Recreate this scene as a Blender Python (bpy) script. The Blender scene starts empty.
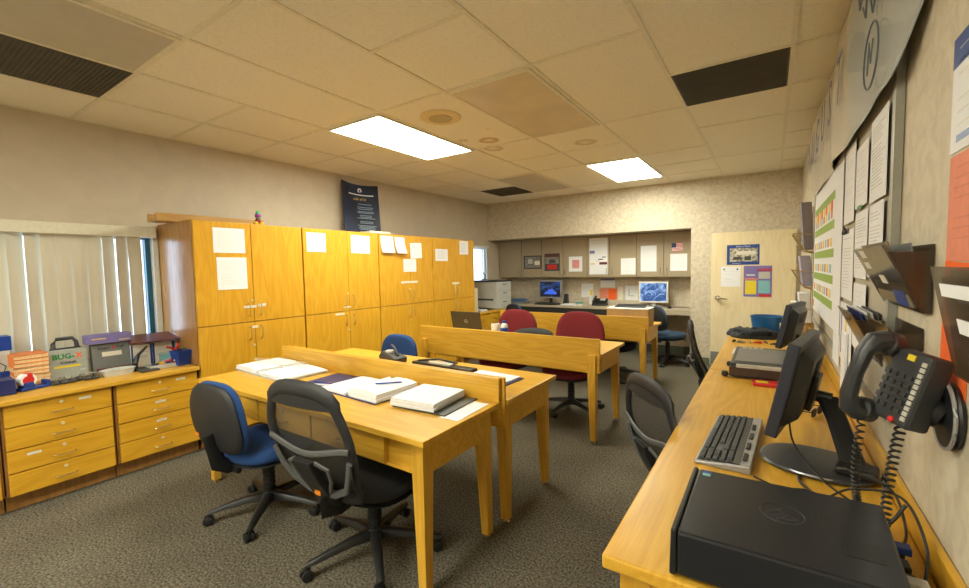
import bpy, bmesh, math, random
from mathutils import Vector, Matrix
random.seed(7)
PI = math.pi
SC = bpy.context.scene
COL = SC.collection

# ------------------------------------------------------------ camera
cam_data = bpy.data.cameras.new('camera')
cam = bpy.data.objects.new('camera', cam_data)
COL.objects.link(cam)
cam_data.sensor_fit = 'HORIZONTAL'
cam_data.sensor_width = 36.0
cam_data.lens = 36.0 * 427.81 / 969
cam_data.clip_start = 0.02
RT = ((0.831476, 0.555264, -0.018165), (-0.555243, 0.829451, -0.060962), (-0.018783, 0.060775, 0.997975))
m = Matrix.Identity(4)
for i in range(3):
    m[i][0] = RT[0][i]; m[i][1] = RT[2][i]; m[i][2] = -RT[1][i]
m[0][3], m[1][3], m[2][3] = 0.0, 0.0, 1.365
cam.matrix_world = m
SC.camera = cam

# ------------------------------------------------------------ world, exposure
w = bpy.data.worlds.new('outdoors'); SC.world = w; w.use_nodes = True
w.node_tree.nodes['Background'].inputs[0].default_value = (0.62, 0.80, 1.0, 1)
w.node_tree.nodes['Background'].inputs[1].default_value = 2.0
vs = SC.view_settings
vs.view_transform = 'Standard'; vs.look = 'None'; vs.gamma = 1.0; vs.exposure = 1.62
vs.use_curve_mapping = False
LAMP_WARM = (1.0, 0.98, 0.80)
LAMP = 10.5
FILL_REAR = 9.0  # strength of the fill lights added behind the camera

# ------------------------------------------------------------ materials
def nt(name):
    mt = bpy.data.materials.new(name); mt.use_nodes = True
    n = mt.node_tree
    return mt, n, n.nodes['Principled BSDF']
def c4(c): return (c[0], c[1], c[2], 1)
def plain(name, col, rough=.5, metal=0, spec=.5, var=.06, scale=40, bump=0):
    mt, n, b = nt(name)
    b.inputs['Roughness'].default_value = rough; b.inputs['Metallic'].default_value = metal
    b.inputs['Specular IOR Level'].default_value = spec
    tc = n.nodes.new('ShaderNodeTexCoord'); ns = n.nodes.new('ShaderNodeTexNoise')
    ns.inputs['Scale'].default_value = scale; ns.inputs['Detail'].default_value = 4
    n.links.new(tc.outputs['Object'], ns.inputs['Vector'])
    rp = n.nodes.new('ShaderNodeValToRGB')
    rp.color_ramp.elements[0].position = .3; rp.color_ramp.elements[1].position = .7
    rp.color_ramp.elements[0].color = c4([x*(1-var) for x in col])
    rp.color_ramp.elements[1].color = c4([min(1, x*(1+var)) for x in col])
    n.links.new(ns.outputs['Fac'], rp.inputs['Fac']); n.links.new(rp.outputs['Color'], b.inputs['Base Color'])
    if bump:
        bp = n.nodes.new('ShaderNodeBump'); bp.inputs['Strength'].default_value = bump; bp.inputs['Distance'].default_value = .002
        n.links.new(ns.outputs['Fac'], bp.inputs['Height']); n.links.new(bp.outputs['Normal'], b.inputs['Normal'])
    return mt
def wood(name, light, dark, axis, rough=.36, k=1.0):
    mt, n, b = nt(name)
    b.inputs['Roughness'].default_value = rough
    tc = n.nodes.new('ShaderNodeTexCoord')
    def noise(sl, sc, det=3, dist=0):
        mp = n.nodes.new('ShaderNodeMapping'); s = [sc, sc, sc]; s[axis] = sl
        mp.inputs['Scale'].default_value = s
        n.links.new(tc.outputs['Object'], mp.inputs['Vector'])
        ns = n.nodes.new('ShaderNodeTexNoise'); ns.inputs['Scale'].default_value = 1
        ns.inputs['Detail'].default_value = det; ns.inputs['Distortion'].default_value = dist
        n.links.new(mp.outputs['Vector'], ns.inputs['Vector'])
        return ns
    a = noise(.9, 7, 2, .4)
    f = noise(6, 260, 3)
    # cathedral rings: a sine of the broad noise
    mm = n.nodes.new('ShaderNodeMath'); mm.operation = 'MULTIPLY'; mm.inputs[1].default_value = 60
    n.links.new(a.outputs['Fac'], mm.inputs[0])
    sn = n.nodes.new('ShaderNodeMath'); sn.operation = 'SINE'; n.links.new(mm.outputs[0], sn.inputs[0])
    s2 = n.nodes.new('ShaderNodeMath'); s2.operation = 'MULTIPLY_ADD'; s2.inputs[1].default_value = .13; s2.inputs[2].default_value = .30
    n.links.new(sn.outputs[0], s2.inputs[0])
    ad = n.nodes.new('ShaderNodeMath'); ad.operation = 'MULTIPLY_ADD'; ad.inputs[1].default_value = .55
    n.links.new(f.outputs['Fac'], ad.inputs[0]); n.links.new(s2.outputs[0], ad.inputs[2])
    rp = n.nodes.new('ShaderNodeValToRGB')
    rp.color_ramp.elements[0].position = .36; rp.color_ramp.elements[1].position = .78
    rp.color_ramp.elements[0].color = c4(light); rp.color_ramp.elements[1].color = c4(dark)
    n.links.new(ad.outputs[0], rp.inputs['Fac']); n.links.new(rp.outputs['Color'], b.inputs['Base Color'])
    return mt
OAK_L, OAK_D = (.72, .42, .052), (.60, .315, .026)
oak = [wood('oak_%s' % 'xyz'[i], OAK_L, OAK_D, i) for i in range(3)]
CAB_L, CAB_D = (.70, .385, .030), (.60, .30, .015)
cab = [wood('cabinet_oak_%s' % 'xyz'[i], CAB_L, CAB_D, i, .34) for i in range(3)]
cab_side = wood('cabinet_side_laminate', (.42, .22, .07), (.33, .16, .04), 2, .22)
maple = wood('door_maple', (.80, .69, .46), (.73, .61, .38), 2, .4)

def wall_mat(name, a, bcol, scale, rough=.7, lo=.42, hi=.62):
    mt, n, b = nt(name); b.inputs['Roughness'].default_value = rough
    tc = n.nodes.new('ShaderNodeTexCoord')
    n1 = n.nodes.new('ShaderNodeTexNoise'); n1.inputs['Scale'].default_value = scale; n1.inputs['Detail'].default_value = 6; n1.inputs['Distortion'].default_value = .8
    n.links.new(tc.outputs['Object'], n1.inputs['Vector'])
    rp = n.nodes.new('ShaderNodeValToRGB')
    rp.color_ramp.elements[0].position = lo; rp.color_ramp.elements[1].position = hi
    rp.color_ramp.elements[0].color = c4(a); rp.color_ramp.elements[1].color = c4(bcol)
    n.links.new(n1.outputs['Fac'], rp.inputs['Fac']); n.links.new(rp.outputs['Color'], b.inputs['Base Color'])
    bp = n.nodes.new('ShaderNodeBump'); bp.inputs['Strength'].default_value = .15; bp.inputs['Distance'].default_value = .003
    n.links.new(n1.outputs['Fac'], bp.inputs['Height']); n.links.new(bp.outputs['Normal'], b.inputs['Normal'])
    return mt
M_wall_left = wall_mat('wall_vinyl_taupe', (.54, .465, .36), (.57, .495, .385), 6, .6)
M_wall_mottle = wall_mat('wall_vinyl_mottled', (.50, .43, .325), (.62, .55, .43), 26, .65, .36, .60)
M_wall_right = wall_mat('wall_vinyl_right', (.52, .46, .35), (.61, .545, .42), 20, .65, .36, .6)

# carpet
mt, n, b = nt('carpet'); M_carpet = mt
b.inputs['Roughness'].default_value = .95; b.inputs['Specular IOR Level'].default_value = .1
tc = n.nodes.new('ShaderNodeTexCoord')
n1 = n.nodes.new('ShaderNodeTexNoise'); n1.inputs['Scale'].default_value = 95; n1.inputs['Detail'].default_value = 3
n2 = n.nodes.new('ShaderNodeTexNoise'); n2.inputs['Scale'].default_value = 2.5; n2.inputs['Detail'].default_value = 4
for q in (n1, n2): n.links.new(tc.outputs['Object'], q.inputs['Vector'])
rp = n.nodes.new('ShaderNodeValToRGB')
rp.color_ramp.elements[0].position = .36; rp.color_ramp.elements[1].position = .64
rp.color_ramp.elements[0].color = (.070, .062, .045, 1); rp.color_ramp.elements[1].color = (.245, .218, .165, 1)
mx = n.nodes.new('ShaderNodeMixRGB'); mx.blend_type = 'MULTIPLY'; mx.inputs[0].default_value = .5
n.links.new(n1.outputs['Fac'], rp.inputs['Fac']); n.links.new(rp.outputs['Color'], mx.inputs[1])
n.links.new(n2.outputs['Fac'], mx.inputs[2]); n.links.new(mx.outputs[0], b.inputs['Base Color'])
bp = n.nodes.new('ShaderNodeBump'); bp.inputs['Strength'].default_value = .6; bp.inputs['Distance'].default_value = .004
n.links.new(n1.outputs['Fac'], bp.inputs['Height']); n.links.new(bp.outputs['Normal'], b.inputs['Normal'])

# ceiling tile with fine pinholes and round water stains
def ceiling_mat():
    mt, n, b = nt('ceiling_tile'); b.inputs['Roughness'].default_value = .9; b.inputs['Specular IOR Level'].default_value = .2
    tc = n.nodes.new('ShaderNodeTexCoord')
    n1 = n.nodes.new('ShaderNodeTexNoise'); n1.inputs['Scale'].default_value = 55; n1.inputs['Detail'].default_value = 5
    n.links.new(tc.outputs['Object'], n1.inputs['Vector'])
    rp = n.nodes.new('ShaderNodeValToRGB'); rp.color_ramp.elements[0].position = .32; rp.color_ramp.elements[1].position = .5
    rp.color_ramp.elements[0].color = (.81, .77, .655, 1); rp.color_ramp.elements[1].color = (.87, .83, .715, 1)
    n.links.new(n1.outputs['Fac'], rp.inputs['Fac'])
    last = rp.outputs['Color']
    n2 = n.nodes.new('ShaderNodeTexNoise'); n2.inputs['Scale'].default_value = 14; n2.inputs['Detail'].default_value = 3
    n.links.new(tc.outputs['Object'], n2.inputs['Vector'])
    for (x, y, r, amt) in ((-2.10, 3.255, .095, .75), (-2.21, 3.50, .10, .55), (-1.43, 3.84, .105, .5), (-2.29, 3.12, .05, .5), (-1.93, 2.98, .03, .2)):
        d = n.nodes.new('ShaderNodeVectorMath'); d.operation = 'DISTANCE'; d.inputs[1].default_value = (x, y, 2.494)
        n.links.new(tc.outputs['Object'], d.inputs[0])
        md = n.nodes.new('ShaderNodeMath'); md.operation = 'MULTIPLY_ADD'; md.inputs[1].default_value = .035
        n.links.new(n2.outputs['Fac'], md.inputs[0]); n.links.new(d.outputs['Value'], md.inputs[2])
        r2 = n.nodes.new('ShaderNodeValToRGB'); e = r2.color_ramp.elements
        e[0].position = max(.001, r*.35); e[0].color = (.25*amt, .25*amt, .25*amt, 1)
        e[1].position = r*.95; e[1].color = (amt, amt, amt, 1)
        k = e.new(r*1.12+.012); k.color = (0, 0, 0, 1)
        n.links.new(md.outputs[0], r2.inputs['Fac'])
        mx = n.nodes.new('ShaderNodeMixRGB'); mx.inputs[2].default_value = (.42, .24, .06, 1)
        n.links.new(r2.outputs['Color'], mx.inputs[0]); n.links.new(last, mx.inputs[1]); last = mx.outputs[0]
    n.links.new(last, b.inputs['Base Color'])
    return mt
M_tile = ceiling_mat()
M_tbar = plain('ceiling_grid_paint', (.78, .735, .60), .5)
M_lens_off = plain('lens_grey', (.52, .48, .38), .35, var=.05, scale=6)
M_lens_stain = plain('lens_stained', (.70, .60, .42), .4, var=.10, scale=3)
M_vent = plain('vent_dark', (.055, .044, .024), .55, var=.35, scale=9)
M_vent_slat = plain('vent_slat', (.060, .048, .027), .5, var=.2, scale=9)
M_spk = plain('speaker_beige', (.74, .62, .36), .6)
M_spk_d = plain('speaker_grille', (.52, .42, .22), .7)
def emis(name, col, s, base=.8):
    mt, n, b = nt(name)
    b.inputs['Base Color'].default_value = (base, base, base, 1)
    b.inputs['Emission Color'].default_value = c4(col); b.inputs['Emission Strength'].default_value = s
    return mt
M_lamp = emis('lamp_diffuser', LAMP_WARM, LAMP)
M_fill_rear = emis('added_fill_rear', LAMP_WARM, FILL_REAR)  # glow of the added, unseen rear fixtures
M_black = plain('black_plastic', (.011, .012, .014), .42, bump=.15, scale=300)
M_black2 = plain('black_plastic_soft', (.030, .032, .036), .6, scale=300)
M_pc = plain('computer_shell', (.011, .013, .019), .36, scale=400)
M_char = plain('charcoal_plastic', (.040, .042, .046), .4)
M_grey = plain('grey_plastic', (.20, .20, .20), .4)
M_lgrey = plain('light_grey_plastic', (.50, .49, .45), .4)
M_silver = plain('silver_plastic', (.34, .34, .35), .3, .3)
M_white = plain('white_plastic', (.72, .71, .67), .4)
M_paper = plain('paper', (.80, .82, .87), .8, var=.02)
M_paper2 = plain('paper_warm', (.72, .69, .60), .8, var=.03)
M_ink = plain('ink_grey', (.55, .55, .55), .8)
M_inkl = plain('ink_light', (.70, .70, .69), .8)
M_inkd = plain('ink_dark', (.06, .06, .07), .7)
M_chrome = plain('brushed_metal', (.62, .58, .50), .25, 1, var=.02)
M_lock = plain('lock_nickel', (.74, .66, .44), .3, .3)
M_brass = plain('brass_metal', (.55, .40, .18), .3, 1, var=.02)
M_blue_f = plain('blue_fabric', (.012, .055, .20), .9, scale=500, var=.3, bump=.3)
M_blue_d = plain('slate_blue_fabric', (.03, .065, .13), .9, scale=500, var=.3, bump=.3)
M_navy_f = plain('navy_fabric', (.008, .012, .035), .9, scale=500, var=.3, bump=.3)
M_red_f = plain('burgundy_fabric', (.17, .009, .016), .85, scale=500, var=.25, bump=.3)
M_blk_f = plain('black_fabric', (.016, .017, .020), .9, scale=500, var=.3, bump=.3)
M_shell = plain('chair_shell', (.017, .018, .021), .55, scale=500, var=.3)
M_blue_p = plain('blue_plastic', (.006, .045, .30), .35)
M_navy = plain('navy_cover', (.012, .022, .13), .4)
M_poster = plain('poster_navy', (.008, .018, .055), .35, scale=3, var=.6)
M_green = plain('green_ink', (.28, .42, .07), .7)
M_dgreen = plain('deep_green', (.01, .22, .06), .5)
M_orange = plain('orange_paper', (.85, .13, .015), .7)
M_pink = plain('pink_paper', (.72, .24, .15), .7)
M_red = plain('red_paint', (.60, .02, .02), .45)
M_yel = plain('yellow_paint', (.78, .62, .03), .5)
M_cyan = plain('cyan_paper', (.22, .50, .55), .6)
M_purple = plain('violet_paper', (.20, .17, .45), .6)
M_box = plain('cardboard', (.52, .33, .14), .85, var=.06, scale=20)
M_maroon = plain('maroon_binder', (.14, .022, .030), .35)
M_orangebook = plain('orange_cover', (.70, .20, .04), .6)
M_buff = plain('page_edges', (.72, .50, .26), .8, scale=200, var=.2)
M_case = plain('case_grey', (.36, .39, .36), .45)
M_case_d = plain('case_dark_grey', (.17, .18, .18), .45)
M_clear = plain('clear_plastic', (.55, .57, .55), .15)
mt, n, b = nt('blind_vane'); M_blind = mt
b.inputs['Base Color'].default_value = (.70, .65, .53, 1); b.inputs['Roughness'].default_value = .7
tr_ = n.nodes.new('ShaderNodeBsdfTranslucent'); tr_.inputs[0].default_value = (.75, .66, .50, 1)
ms_ = n.nodes.new('ShaderNodeMixShader'); ms_.inputs[0].default_value = .22
n.links.new(b.outputs[0], ms_.inputs[1]); n.links.new(tr_.outputs[0], ms_.inputs[2])
n.links.new(ms_.outputs[0], n.nodes['Material Output'].inputs['Surface'])
M_gold = plain('gold_ink', (.70, .50, .14), .5)
M_teal = plain('teal_frame', (.012, .10, .16), .4)
M_cab_grey = plain('laminate_taupe', (.355, .29, .195), .5, var=.03, scale=120)
M_counter = plain('counter_laminate', (.44, .375, .27), .35, var=.08, scale=200)
M_dark = plain('dark_gap', (.02, .018, .015), .8)
M_cove = plain('cove_base', (.12, .14, .10), .5)
M_printer = plain('printer_grey', (.50, .51, .48), .45)
M_copper = plain('brown_mesh', (.06, .032, .022), .5, scale=600, var=.5)
M_photo = plain('photo_print', (.20, .20, .18), .4, scale=35, var=.9)
M_map = plain('photo_mechanic', (.40, .38, .30), .4, scale=30, var=.95)
def alpha_mat(name, col, rough, a, trans=False):
    mt, n, b = nt(name); b.inputs['Base Color'].default_value = c4(col); b.inputs['Roughness'].default_value = rough
    b.inputs['Alpha'].default_value = a
    return mt
M_lumbar = plain('lumbar_grey', (.085, .088, .09), .5)
M_mesh = alpha_mat('chair_mesh_fabric', (.05, .048, .045), .8, .50)
M_smoke = alpha_mat('smoked_acrylic', (.070, .046, .026), .12, .66)
M_film = alpha_mat('clear_film', (.72, .70, .62), .06, .22)
mt, n, b = nt('window_glass'); M_glass = mt
b.inputs['Transmission Weight'].default_value = 1; b.inputs['Roughness'].default_value = 0; b.inputs['IOR'].default_value = 1.01
# calendar, banner, screens
mt, n, b = nt('banner_print'); M_banner = mt
b.inputs['Roughness'].default_value = .5
tc = n.nodes.new('ShaderNodeTexCoord'); n1 = n.nodes.new('ShaderNodeTexNoise'); n1.inputs['Scale'].default_value = 3.2; n1.inputs['Detail'].default_value = 5
n.links.new(tc.outputs['Object'], n1.inputs['Vector'])
sp = n.nodes.new('ShaderNodeSeparateXYZ'); n.links.new(tc.outputs['Object'], sp.inputs[0])
ad = n.nodes.new('ShaderNodeMath'); ad.operation = 'MULTIPLY_ADD'; ad.inputs[1].default_value = .5
n.links.new(n1.outputs['Fac'], ad.inputs[0]); n.links.new(sp.outputs['X'], ad.inputs[2])
rp = n.nodes.new('ShaderNodeValToRGB'); e = rp.color_ramp.elements
e[0].position = .75; e[0].color = (.74, .69, .58, 1); e[1].position = 1.05; e[1].color = (.46, .52, .56, 1)
n.links.new(ad.outputs[0], rp.inputs['Fac']); n.links.new(rp.outputs['Color'], b.inputs['Base Color'])
def screen(name, a, c2, s, scale):
    mt, n, b = nt(name); b.inputs['Roughness'].default_value = .2
    tc = n.nodes.new('ShaderNodeTexCoord'); n1 = n.nodes.new('ShaderNodeTexNoise'); n1.inputs['Scale'].default_value = scale; n1.inputs['Detail'].default_value = 3; n1.inputs['Distortion'].default_value = 1.5
    n.links.new(tc.outputs['Object'], n1.inputs['Vector'])
    rp = n.nodes.new('ShaderNodeValToRGB'); e = rp.color_ramp.elements
    e[0].position = .46; e[0].color = c4(a); e[1].position = .62; e[1].color = c4(c2)
    n.links.new(n1.outputs['Fac'], rp.inputs['Fac'])
    n.links.new(rp.outputs['Color'], b.inputs['Emission Color']); b.inputs['Emission Strength'].default_value = s
    b.inputs['Base Color'].default_value = (.01, .01, .01, 1)
    return mt
M_scr1 = screen('screen_car', (.004, .006, .015), (.02, .07, .25), .4, 7)
M_scr2 = screen('screen_blue', (.02, .08, .26), (.30, .50, .80), .40, 9)

# ------------------------------------------------------------ mesh builder
class MB:
    def __init__(s): s.bm = bmesh.new(); s.T = Matrix.Identity(4)
    def v(s, p): return s.bm.verts.new(s.T @ Vector(p))
    def box(s, x0, x1, y0, y1, z0, z1):
        a = [s.v(p) for p in ((x0,y0,z0),(x1,y0,z0),(x1,y1,z0),(x0,y1,z0),(x0,y0,z1),(x1,y0,z1),(x1,y1,z1),(x0,y1,z1))]
        for f in ((0,3,2,1),(4,5,6,7),(0,1,5,4),(1,2,6,5),(2,3,7,6),(3,0,4,7)): s.bm.faces.new([a[i] for i in f])
        return s
    def hexa(s, lo, hi):
        a = [s.v(p) for p in lo] + [s.v(p) for p in hi]
        for f in ((0,3,2,1),(4,5,6,7),(0,1,5,4),(1,2,6,5),(2,3,7,6),(3,0,4,7)): s.bm.faces.new([a[i] for i in f])
        return s
    def loft(s, rings, close=True, cap=True):
        R = [[s.v(p) for p in r] for r in rings]
        k = len(R[0])
        for i in range(len(R)-1):
            for j in range(k if close else k-1):
                s.bm.faces.new((R[i][j], R[i][(j+1) % k], R[i+1][(j+1) % k], R[i+1][j]))
        if cap:
            s.bm.faces.new(R[0][::-1]); s.bm.faces.new(R[-1])
        return s
    def tube(s, pts, r, n=8, closed=False, sx=1.0, sy=1.0, up=(0,0,1)):
        pts = [Vector(p) for p in pts]; rings = []
        N = len(pts)
        for i, p in enumerate(pts):
            a = pts[(i-1) % N] if (closed or i > 0) else p
            c = pts[(i+1) % N] if (closed or i < N-1) else p
            d = (c-a).normalized()
            u = Vector(up)
            if abs(d.dot(u)) > .95: u = Vector((1, 0, 0)) if abs(d.x) < .9 else Vector((0, 1, 0))
            e1 = d.cross(u).normalized(); e2 = e1.cross(d).normalized()
            rr = r[i] if isinstance(r, (list, tuple)) else r
            rings.append([p + e1*math.cos(2*PI*j/n)*rr*sx + e2*math.sin(2*PI*j/n)*rr*sy for j in range(n)])
        if closed:
            R = [[s.v(p) for p in q] for q in rings]
            for i in range(N):
                for j in range(n):
                    s.bm.faces.new((R[i][j], R[i][(j+1) % n], R[(i+1) % N][(j+1) % n], R[(i+1) % N][j]))
        else: s.loft(rings)
        return s
    def cyl(s, p0, p1, r0, r1=None, n=16): return s.tube([p0, p1], [r0, r1 if r1 is not None else r0], n)
    def lathe(s, prof, n=20, c=(0,0,0)):
        rings = [[(c[0]+r*math.cos(2*PI*j/n), c[1]+r*math.sin(2*PI*j/n), c[2]+z) for j in range(n)] for r, z in prof]
        return s.loft(rings)
    def prism(s, poly, z0, z1):
        return s.loft([[(x, y, z0) for x, y in poly], [(x, y, z1) for x, y in poly]])
    def cushion(s, w, d, t, e=3.2, ev=.45, fn=None, nt_=36, nr=9, shape=None):
        rings = []
        for i in range(nr+1):
            ph = -PI/2 + PI*i/nr
            r = max(.02, abs(math.cos(ph))**ev); z = math.copysign(abs(math.sin(ph))**.8, math.sin(ph))*t/2
            ring = []
            for j in range(nt_):
                th = 2*PI*j/nt_; c, q = math.cos(th), math.sin(th)
                x = math.copysign(abs(c)**(2/e), c)*w/2; y = math.copysign(abs(q)**(2/e), q)*d/2
                if shape: x, y = shape(x, y)
                x *= r; y *= r
                p = (x, y, z)
                ring.append(fn(*p) if fn else p)
            rings.append(ring)
        return s.loft(rings)
    def build(s, name, mat, parent=None, bevel=0, smooth=False, ang=35, loc=None, sub=0):
        bmesh.ops.remove_doubles(s.bm, verts=s.bm.verts, dist=1e-6)
        bmesh.ops.recalc_face_normals(s.bm, faces=s.bm.faces)
        me = bpy.data.meshes.new(name); s.bm.to_mesh(me); s.bm.free()
        me.materials.append(mat)
        if smooth:
            for p in me.polygons: p.use_smooth = True
            me.set_sharp_from_angle(angle=math.radians(ang))
        o = bpy.data.objects.new(name, me); COL.objects.link(o)
        if parent: o.parent = parent
        if loc: o.location = loc
        if bevel:
            b = o.modifiers.new('bevel', 'BEVEL'); b.width = bevel; b.segments = 2; b.limit_method = 'ANGLE'; b.angle_limit = math.radians(40)
        if sub:
            b = o.modifiers.new('sub', 'SUBSURF'); b.levels = sub; b.render_levels = sub
        return o
def TB(T):
    b = MB(); b.T = T; return b
def box(name, mat, parent, *d, bevel=0): return MB().box(*d).build(name, mat, parent, bevel)
def tag(o, label, cat, group=None, kind=None):
    o['label'] = label; o['category'] = cat
    if group: o['group'] = group
    if kind: o['kind'] = kind
    return o
def thing(name, label, cat, loc=(0,0,0), rz=0, group=None, rot=None):
    o = bpy.data.objects.new(name, None); COL.objects.link(o); o.empty_display_size = .1
    o.location = loc; o.rotation_euler = rot if rot else (0, 0, rz)
    return tag(o, label, cat, group)
def struct(o): o['kind'] = 'structure'; return o
def dup(o, loc, rz, label, group=None):
    r = o.copy(); COL.objects.link(r); r.location = loc; r.rotation_euler = (0, 0, rz); r['label'] = label
    if group: r['group'] = group
    for ch in o.children:
        c = ch.copy(); COL.objects.link(c); c.parent = r
        for g in ch.children:
            d = g.copy(); COL.objects.link(d); d.parent = c
    return r
def text(name, s, mat, parent, x, y, size, z=.001, rot=0, align='CENTER', ext=.0004, shear=0, bold=0):
    cu = bpy.data.curves.new('t', 'FONT'); cu.body = s; cu.size = size; cu.align_x = align; cu.align_y = 'CENTER'
    cu.extrude = ext; cu.shear = shear; cu.offset = bold; cu.resolution_u = 2
    t = bpy.data.objects.new('t', cu); COL.objects.link(t)
    dg = bpy.context.evaluated_depsgraph_get(); me = bpy.data.meshes.new_from_object(t.evaluated_get(dg))
    bpy.data.objects.remove(t); bpy.data.curves.remove(cu)
    me.materials.clear(); me.materials.append(mat)
    o = bpy.data.objects.new(name, me); COL.objects.link(o); o.parent = parent
    o.location = (x, y, z); o.rotation_euler = (0, 0, rot)
    return o
# orientations for sheets: local X right, Y up, Z out of the surface
FACE_FRONT = (PI/2, 0, 0)        # faces -y
FACE_ROOM = (PI/2, 0, PI/2)      # faces +x
FACE_LEFT = (PI/2, 0, -PI/2)     # faces -x

# ------------------------------------------------------------ setting
XL, XR, YB, YR, ZC, YF = -4.21, .30, 6.41, 7.06, 2.494, -4.2
struct(box('floor', M_carpet, None, XL-.1, XR+.1, YF-.1, YR+.1, -.08, 0))
struct(box('ceiling', M_tile, None, XL-.1, XR+.1, YF-.1, YR+.1, ZC, ZC+.08))
# left wall with two window openings
W1 = (-1.0, 1.415, .80, 1.68); W2 = (5.93, 6.385, .95, 1.725)
b = MB()
def wl(y0, y1, z0, z1): b.box(XL-.14, XL, y0, y1, z0, z1)
wl(YF, W1[0], 0, ZC); wl(W1[0], W1[1], 0, W1[2]); wl(W1[0], W1[1], W1[3], ZC); wl(W1[1], W2[0], 0, ZC)
wl(W2[0], W2[1], 0, W2[2]); wl(W2[0], W2[1], W2[3], ZC); wl(W2[1], YR+.1, 0, ZC)
struct(b.build('wall_left', M_wall_left))
struct(box('wall_right', M_wall_right, None, XR, XR+.12, YF, YR+.1, 0, ZC))
struct(box('wall_front', M_wall_left, None, XL, XR, YF-.12, YF, 0, ZC))
RX, RZ = -.905, 1.852
b = MB(); b.box(XL, RX, YB, YR+.1, RZ, ZC); b.box(RX, XR, YB, YR+.1, 0, ZC)
struct(b.build('wall_back', M_wall_mottle))
struct(box('wall_recess', M_wall_mottle, None, XL, RX, YR, YR+.1, 0, RZ))
struct(box('baseboard_recess', M_cove, None, XL, RX, YR-.012, YR, 0, .11))
struct(box('baseboard_back', M_cove, None, RX, -.665, YB-.012, YB, 0, .10))
struct(box('baseboard_left', M_cove, None, XL, XL+.012, YF, .0, 0, .10))
struct(box('baseboard_right', M_cove, None, XR-.012, XR, YF, .85, 0, .10))
# T-bar grid
GX = [-1.751 - .6096*i for i in range(-3, 4)]
def L(i): return -1.751 - .6096*i
def Mj(j): return 2.201 + .6096*j
b = MB(); t = .012; z0 = ZC-.006
for x in GX: b.box(x-t, x+t, YF, YB, z0, ZC)
def cross(i, js):   # column between L(i) and L(i-1)
    x1, x0 = L(i-1)-t, L(i)+t
    if i == -3: x1 = XR
    if i == 4: x0 = XL
    for j in js:
        y = Mj(j)
        if YF < y < YB: b.box(x0, x1, y-t, y+t, z0+.001, ZC)
allj = list(range(-7, 7))
cross(4, allj); cross(3, allj)
cross(2, [-8, -6, -4, -2, 0, 2, 4, 6]); cross(1, [-6, -4, -2, 0, 2, 3, 4, 6]); cross(0, [-7, -5, -3, -1, 0, 2, 3, 4, 6])
cross(-1, [-6, -4, -2, 0, 2, 4, 5, 6]); cross(-2, [-7, -5, -3, -1, 1, 2, 3, 5]); cross(-3, allj)
b.box(XL, XL+.02, YF, YB, z0, ZC); b.box(XR-.02, XR, YF, YB, z0, ZC); b.box(XL, XR, YB-.02, YB, z0, ZC)
struct(b.build('trim_1', M_tbar))

def fixture(x0, x1, y0, y1, lens, label, group):
    cx, cy = (x0+x1)/2, (y0+y1)/2
    o = thing('ceiling_light', label, 'ceiling light', (cx, cy, ZC-.009), group=group)
    hx, hy = (x1-x0)/2, (y1-y0)/2
    f = MB(); e = .018
    f.box(-hx, hx, -hy, -hy+e, -.008, .004); f.box(-hx, hx, hy-e, hy, -.008, .004)
    f.box(-hx, -hx+e, -hy+e, hy-e, -.008, .004); f.box(hx-e, hx, -hy+e, hy-e, -.008, .004)
    f.build('frame', M_tbar, o)
    box('diffuser', lens, o, -hx+e, hx-e, -hy+e, hy-e, -.004, .002)
    return o
g = .012
fixture(L(2)+g, L(1)-g, Mj(0)+g, Mj(2)-g, M_lamp, 'lit rectangular ceiling light, the nearer one, above the tall oak cabinets', 'lit ceiling lights')
fixture(L(0)+g, L(-1)-g, Mj(4)+g, Mj(6)-g, M_lamp, 'lit rectangular ceiling light near the back wall recess', 'lit ceiling lights')
fixture(L(0)+g, L(-1)-g, Mj(0)+g, Mj(2)-g, M_lens_stain, 'unlit ceiling light with a brown stained lens between the two lit ones', 'unlit ceiling lights')
fixture(L(2)+g, L(1)-g, Mj(-4)+g, Mj(-2)-g, M_lens_off, 'unlit ceiling light with grey lens at the upper left by the dark vent', 'unlit ceiling lights')
fixture(L(2)+g, L(1)-g, Mj(4)+g, Mj(6)-g, M_lens_off, 'small looking unlit grey ceiling light at the far back left corner', 'unlit ceiling lights')
fixture(L(0)+g, L(-1)-g, Mj(-5)+g, Mj(-3)-g, M_fill_rear, 'added fill light on the ceiling, unseen behind the viewpoint over the front of the room', 'lit ceiling lights')  # fixtures from here on are unseen additions that brighten ceiling and right wall
fixture(L(2)+g, L(1)-g, Mj(-7)+g, Mj(-5)-g, M_fill_rear, 'added fill light on the ceiling, unseen behind the viewpoint at the window side', 'lit ceiling lights')
fixture(L(2)+g, L(1)-g, Mj(-10)+g, Mj(-8)-g, M_fill_rear, 'added fill light on the ceiling, unseen farthest behind the viewpoint by the window wall', 'lit ceiling lights')
fixture(L(0)+g, L(-1)-g, Mj(-9)+g, Mj(-7)-g, M_fill_rear, 'added fill light on the ceiling, unseen farthest behind the viewpoint by the right wall', 'lit ceiling lights')
def vent(x0, x1, y0, y1, label, n=40):
    cx, cy = (x0+x1)/2, (y0+y1)/2; hx, hy = (x1-x0)/2, (y1-y0)/2
    o = thing('ceiling_vent', label, 'vent', (cx, cy, ZC-.006), group='ceiling vents')
    box('backing', M_vent, o, -hx, hx, -hy, hy, 0, .004)
    s = MB()
    for i in range(n):
        y = -hy + (i+.5)*2*hy/n
        s.box(-hx+.01, hx-.01, y-hy/n*.35, y+hy/n*.35, -.004, 0)
    s.build('grille', M_vent_slat, o)
vent(L(-2)+g, L(-3)-g, Mj(1)+g, Mj(2)-g, 'dark square ceiling vent above the right hand desk')
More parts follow.
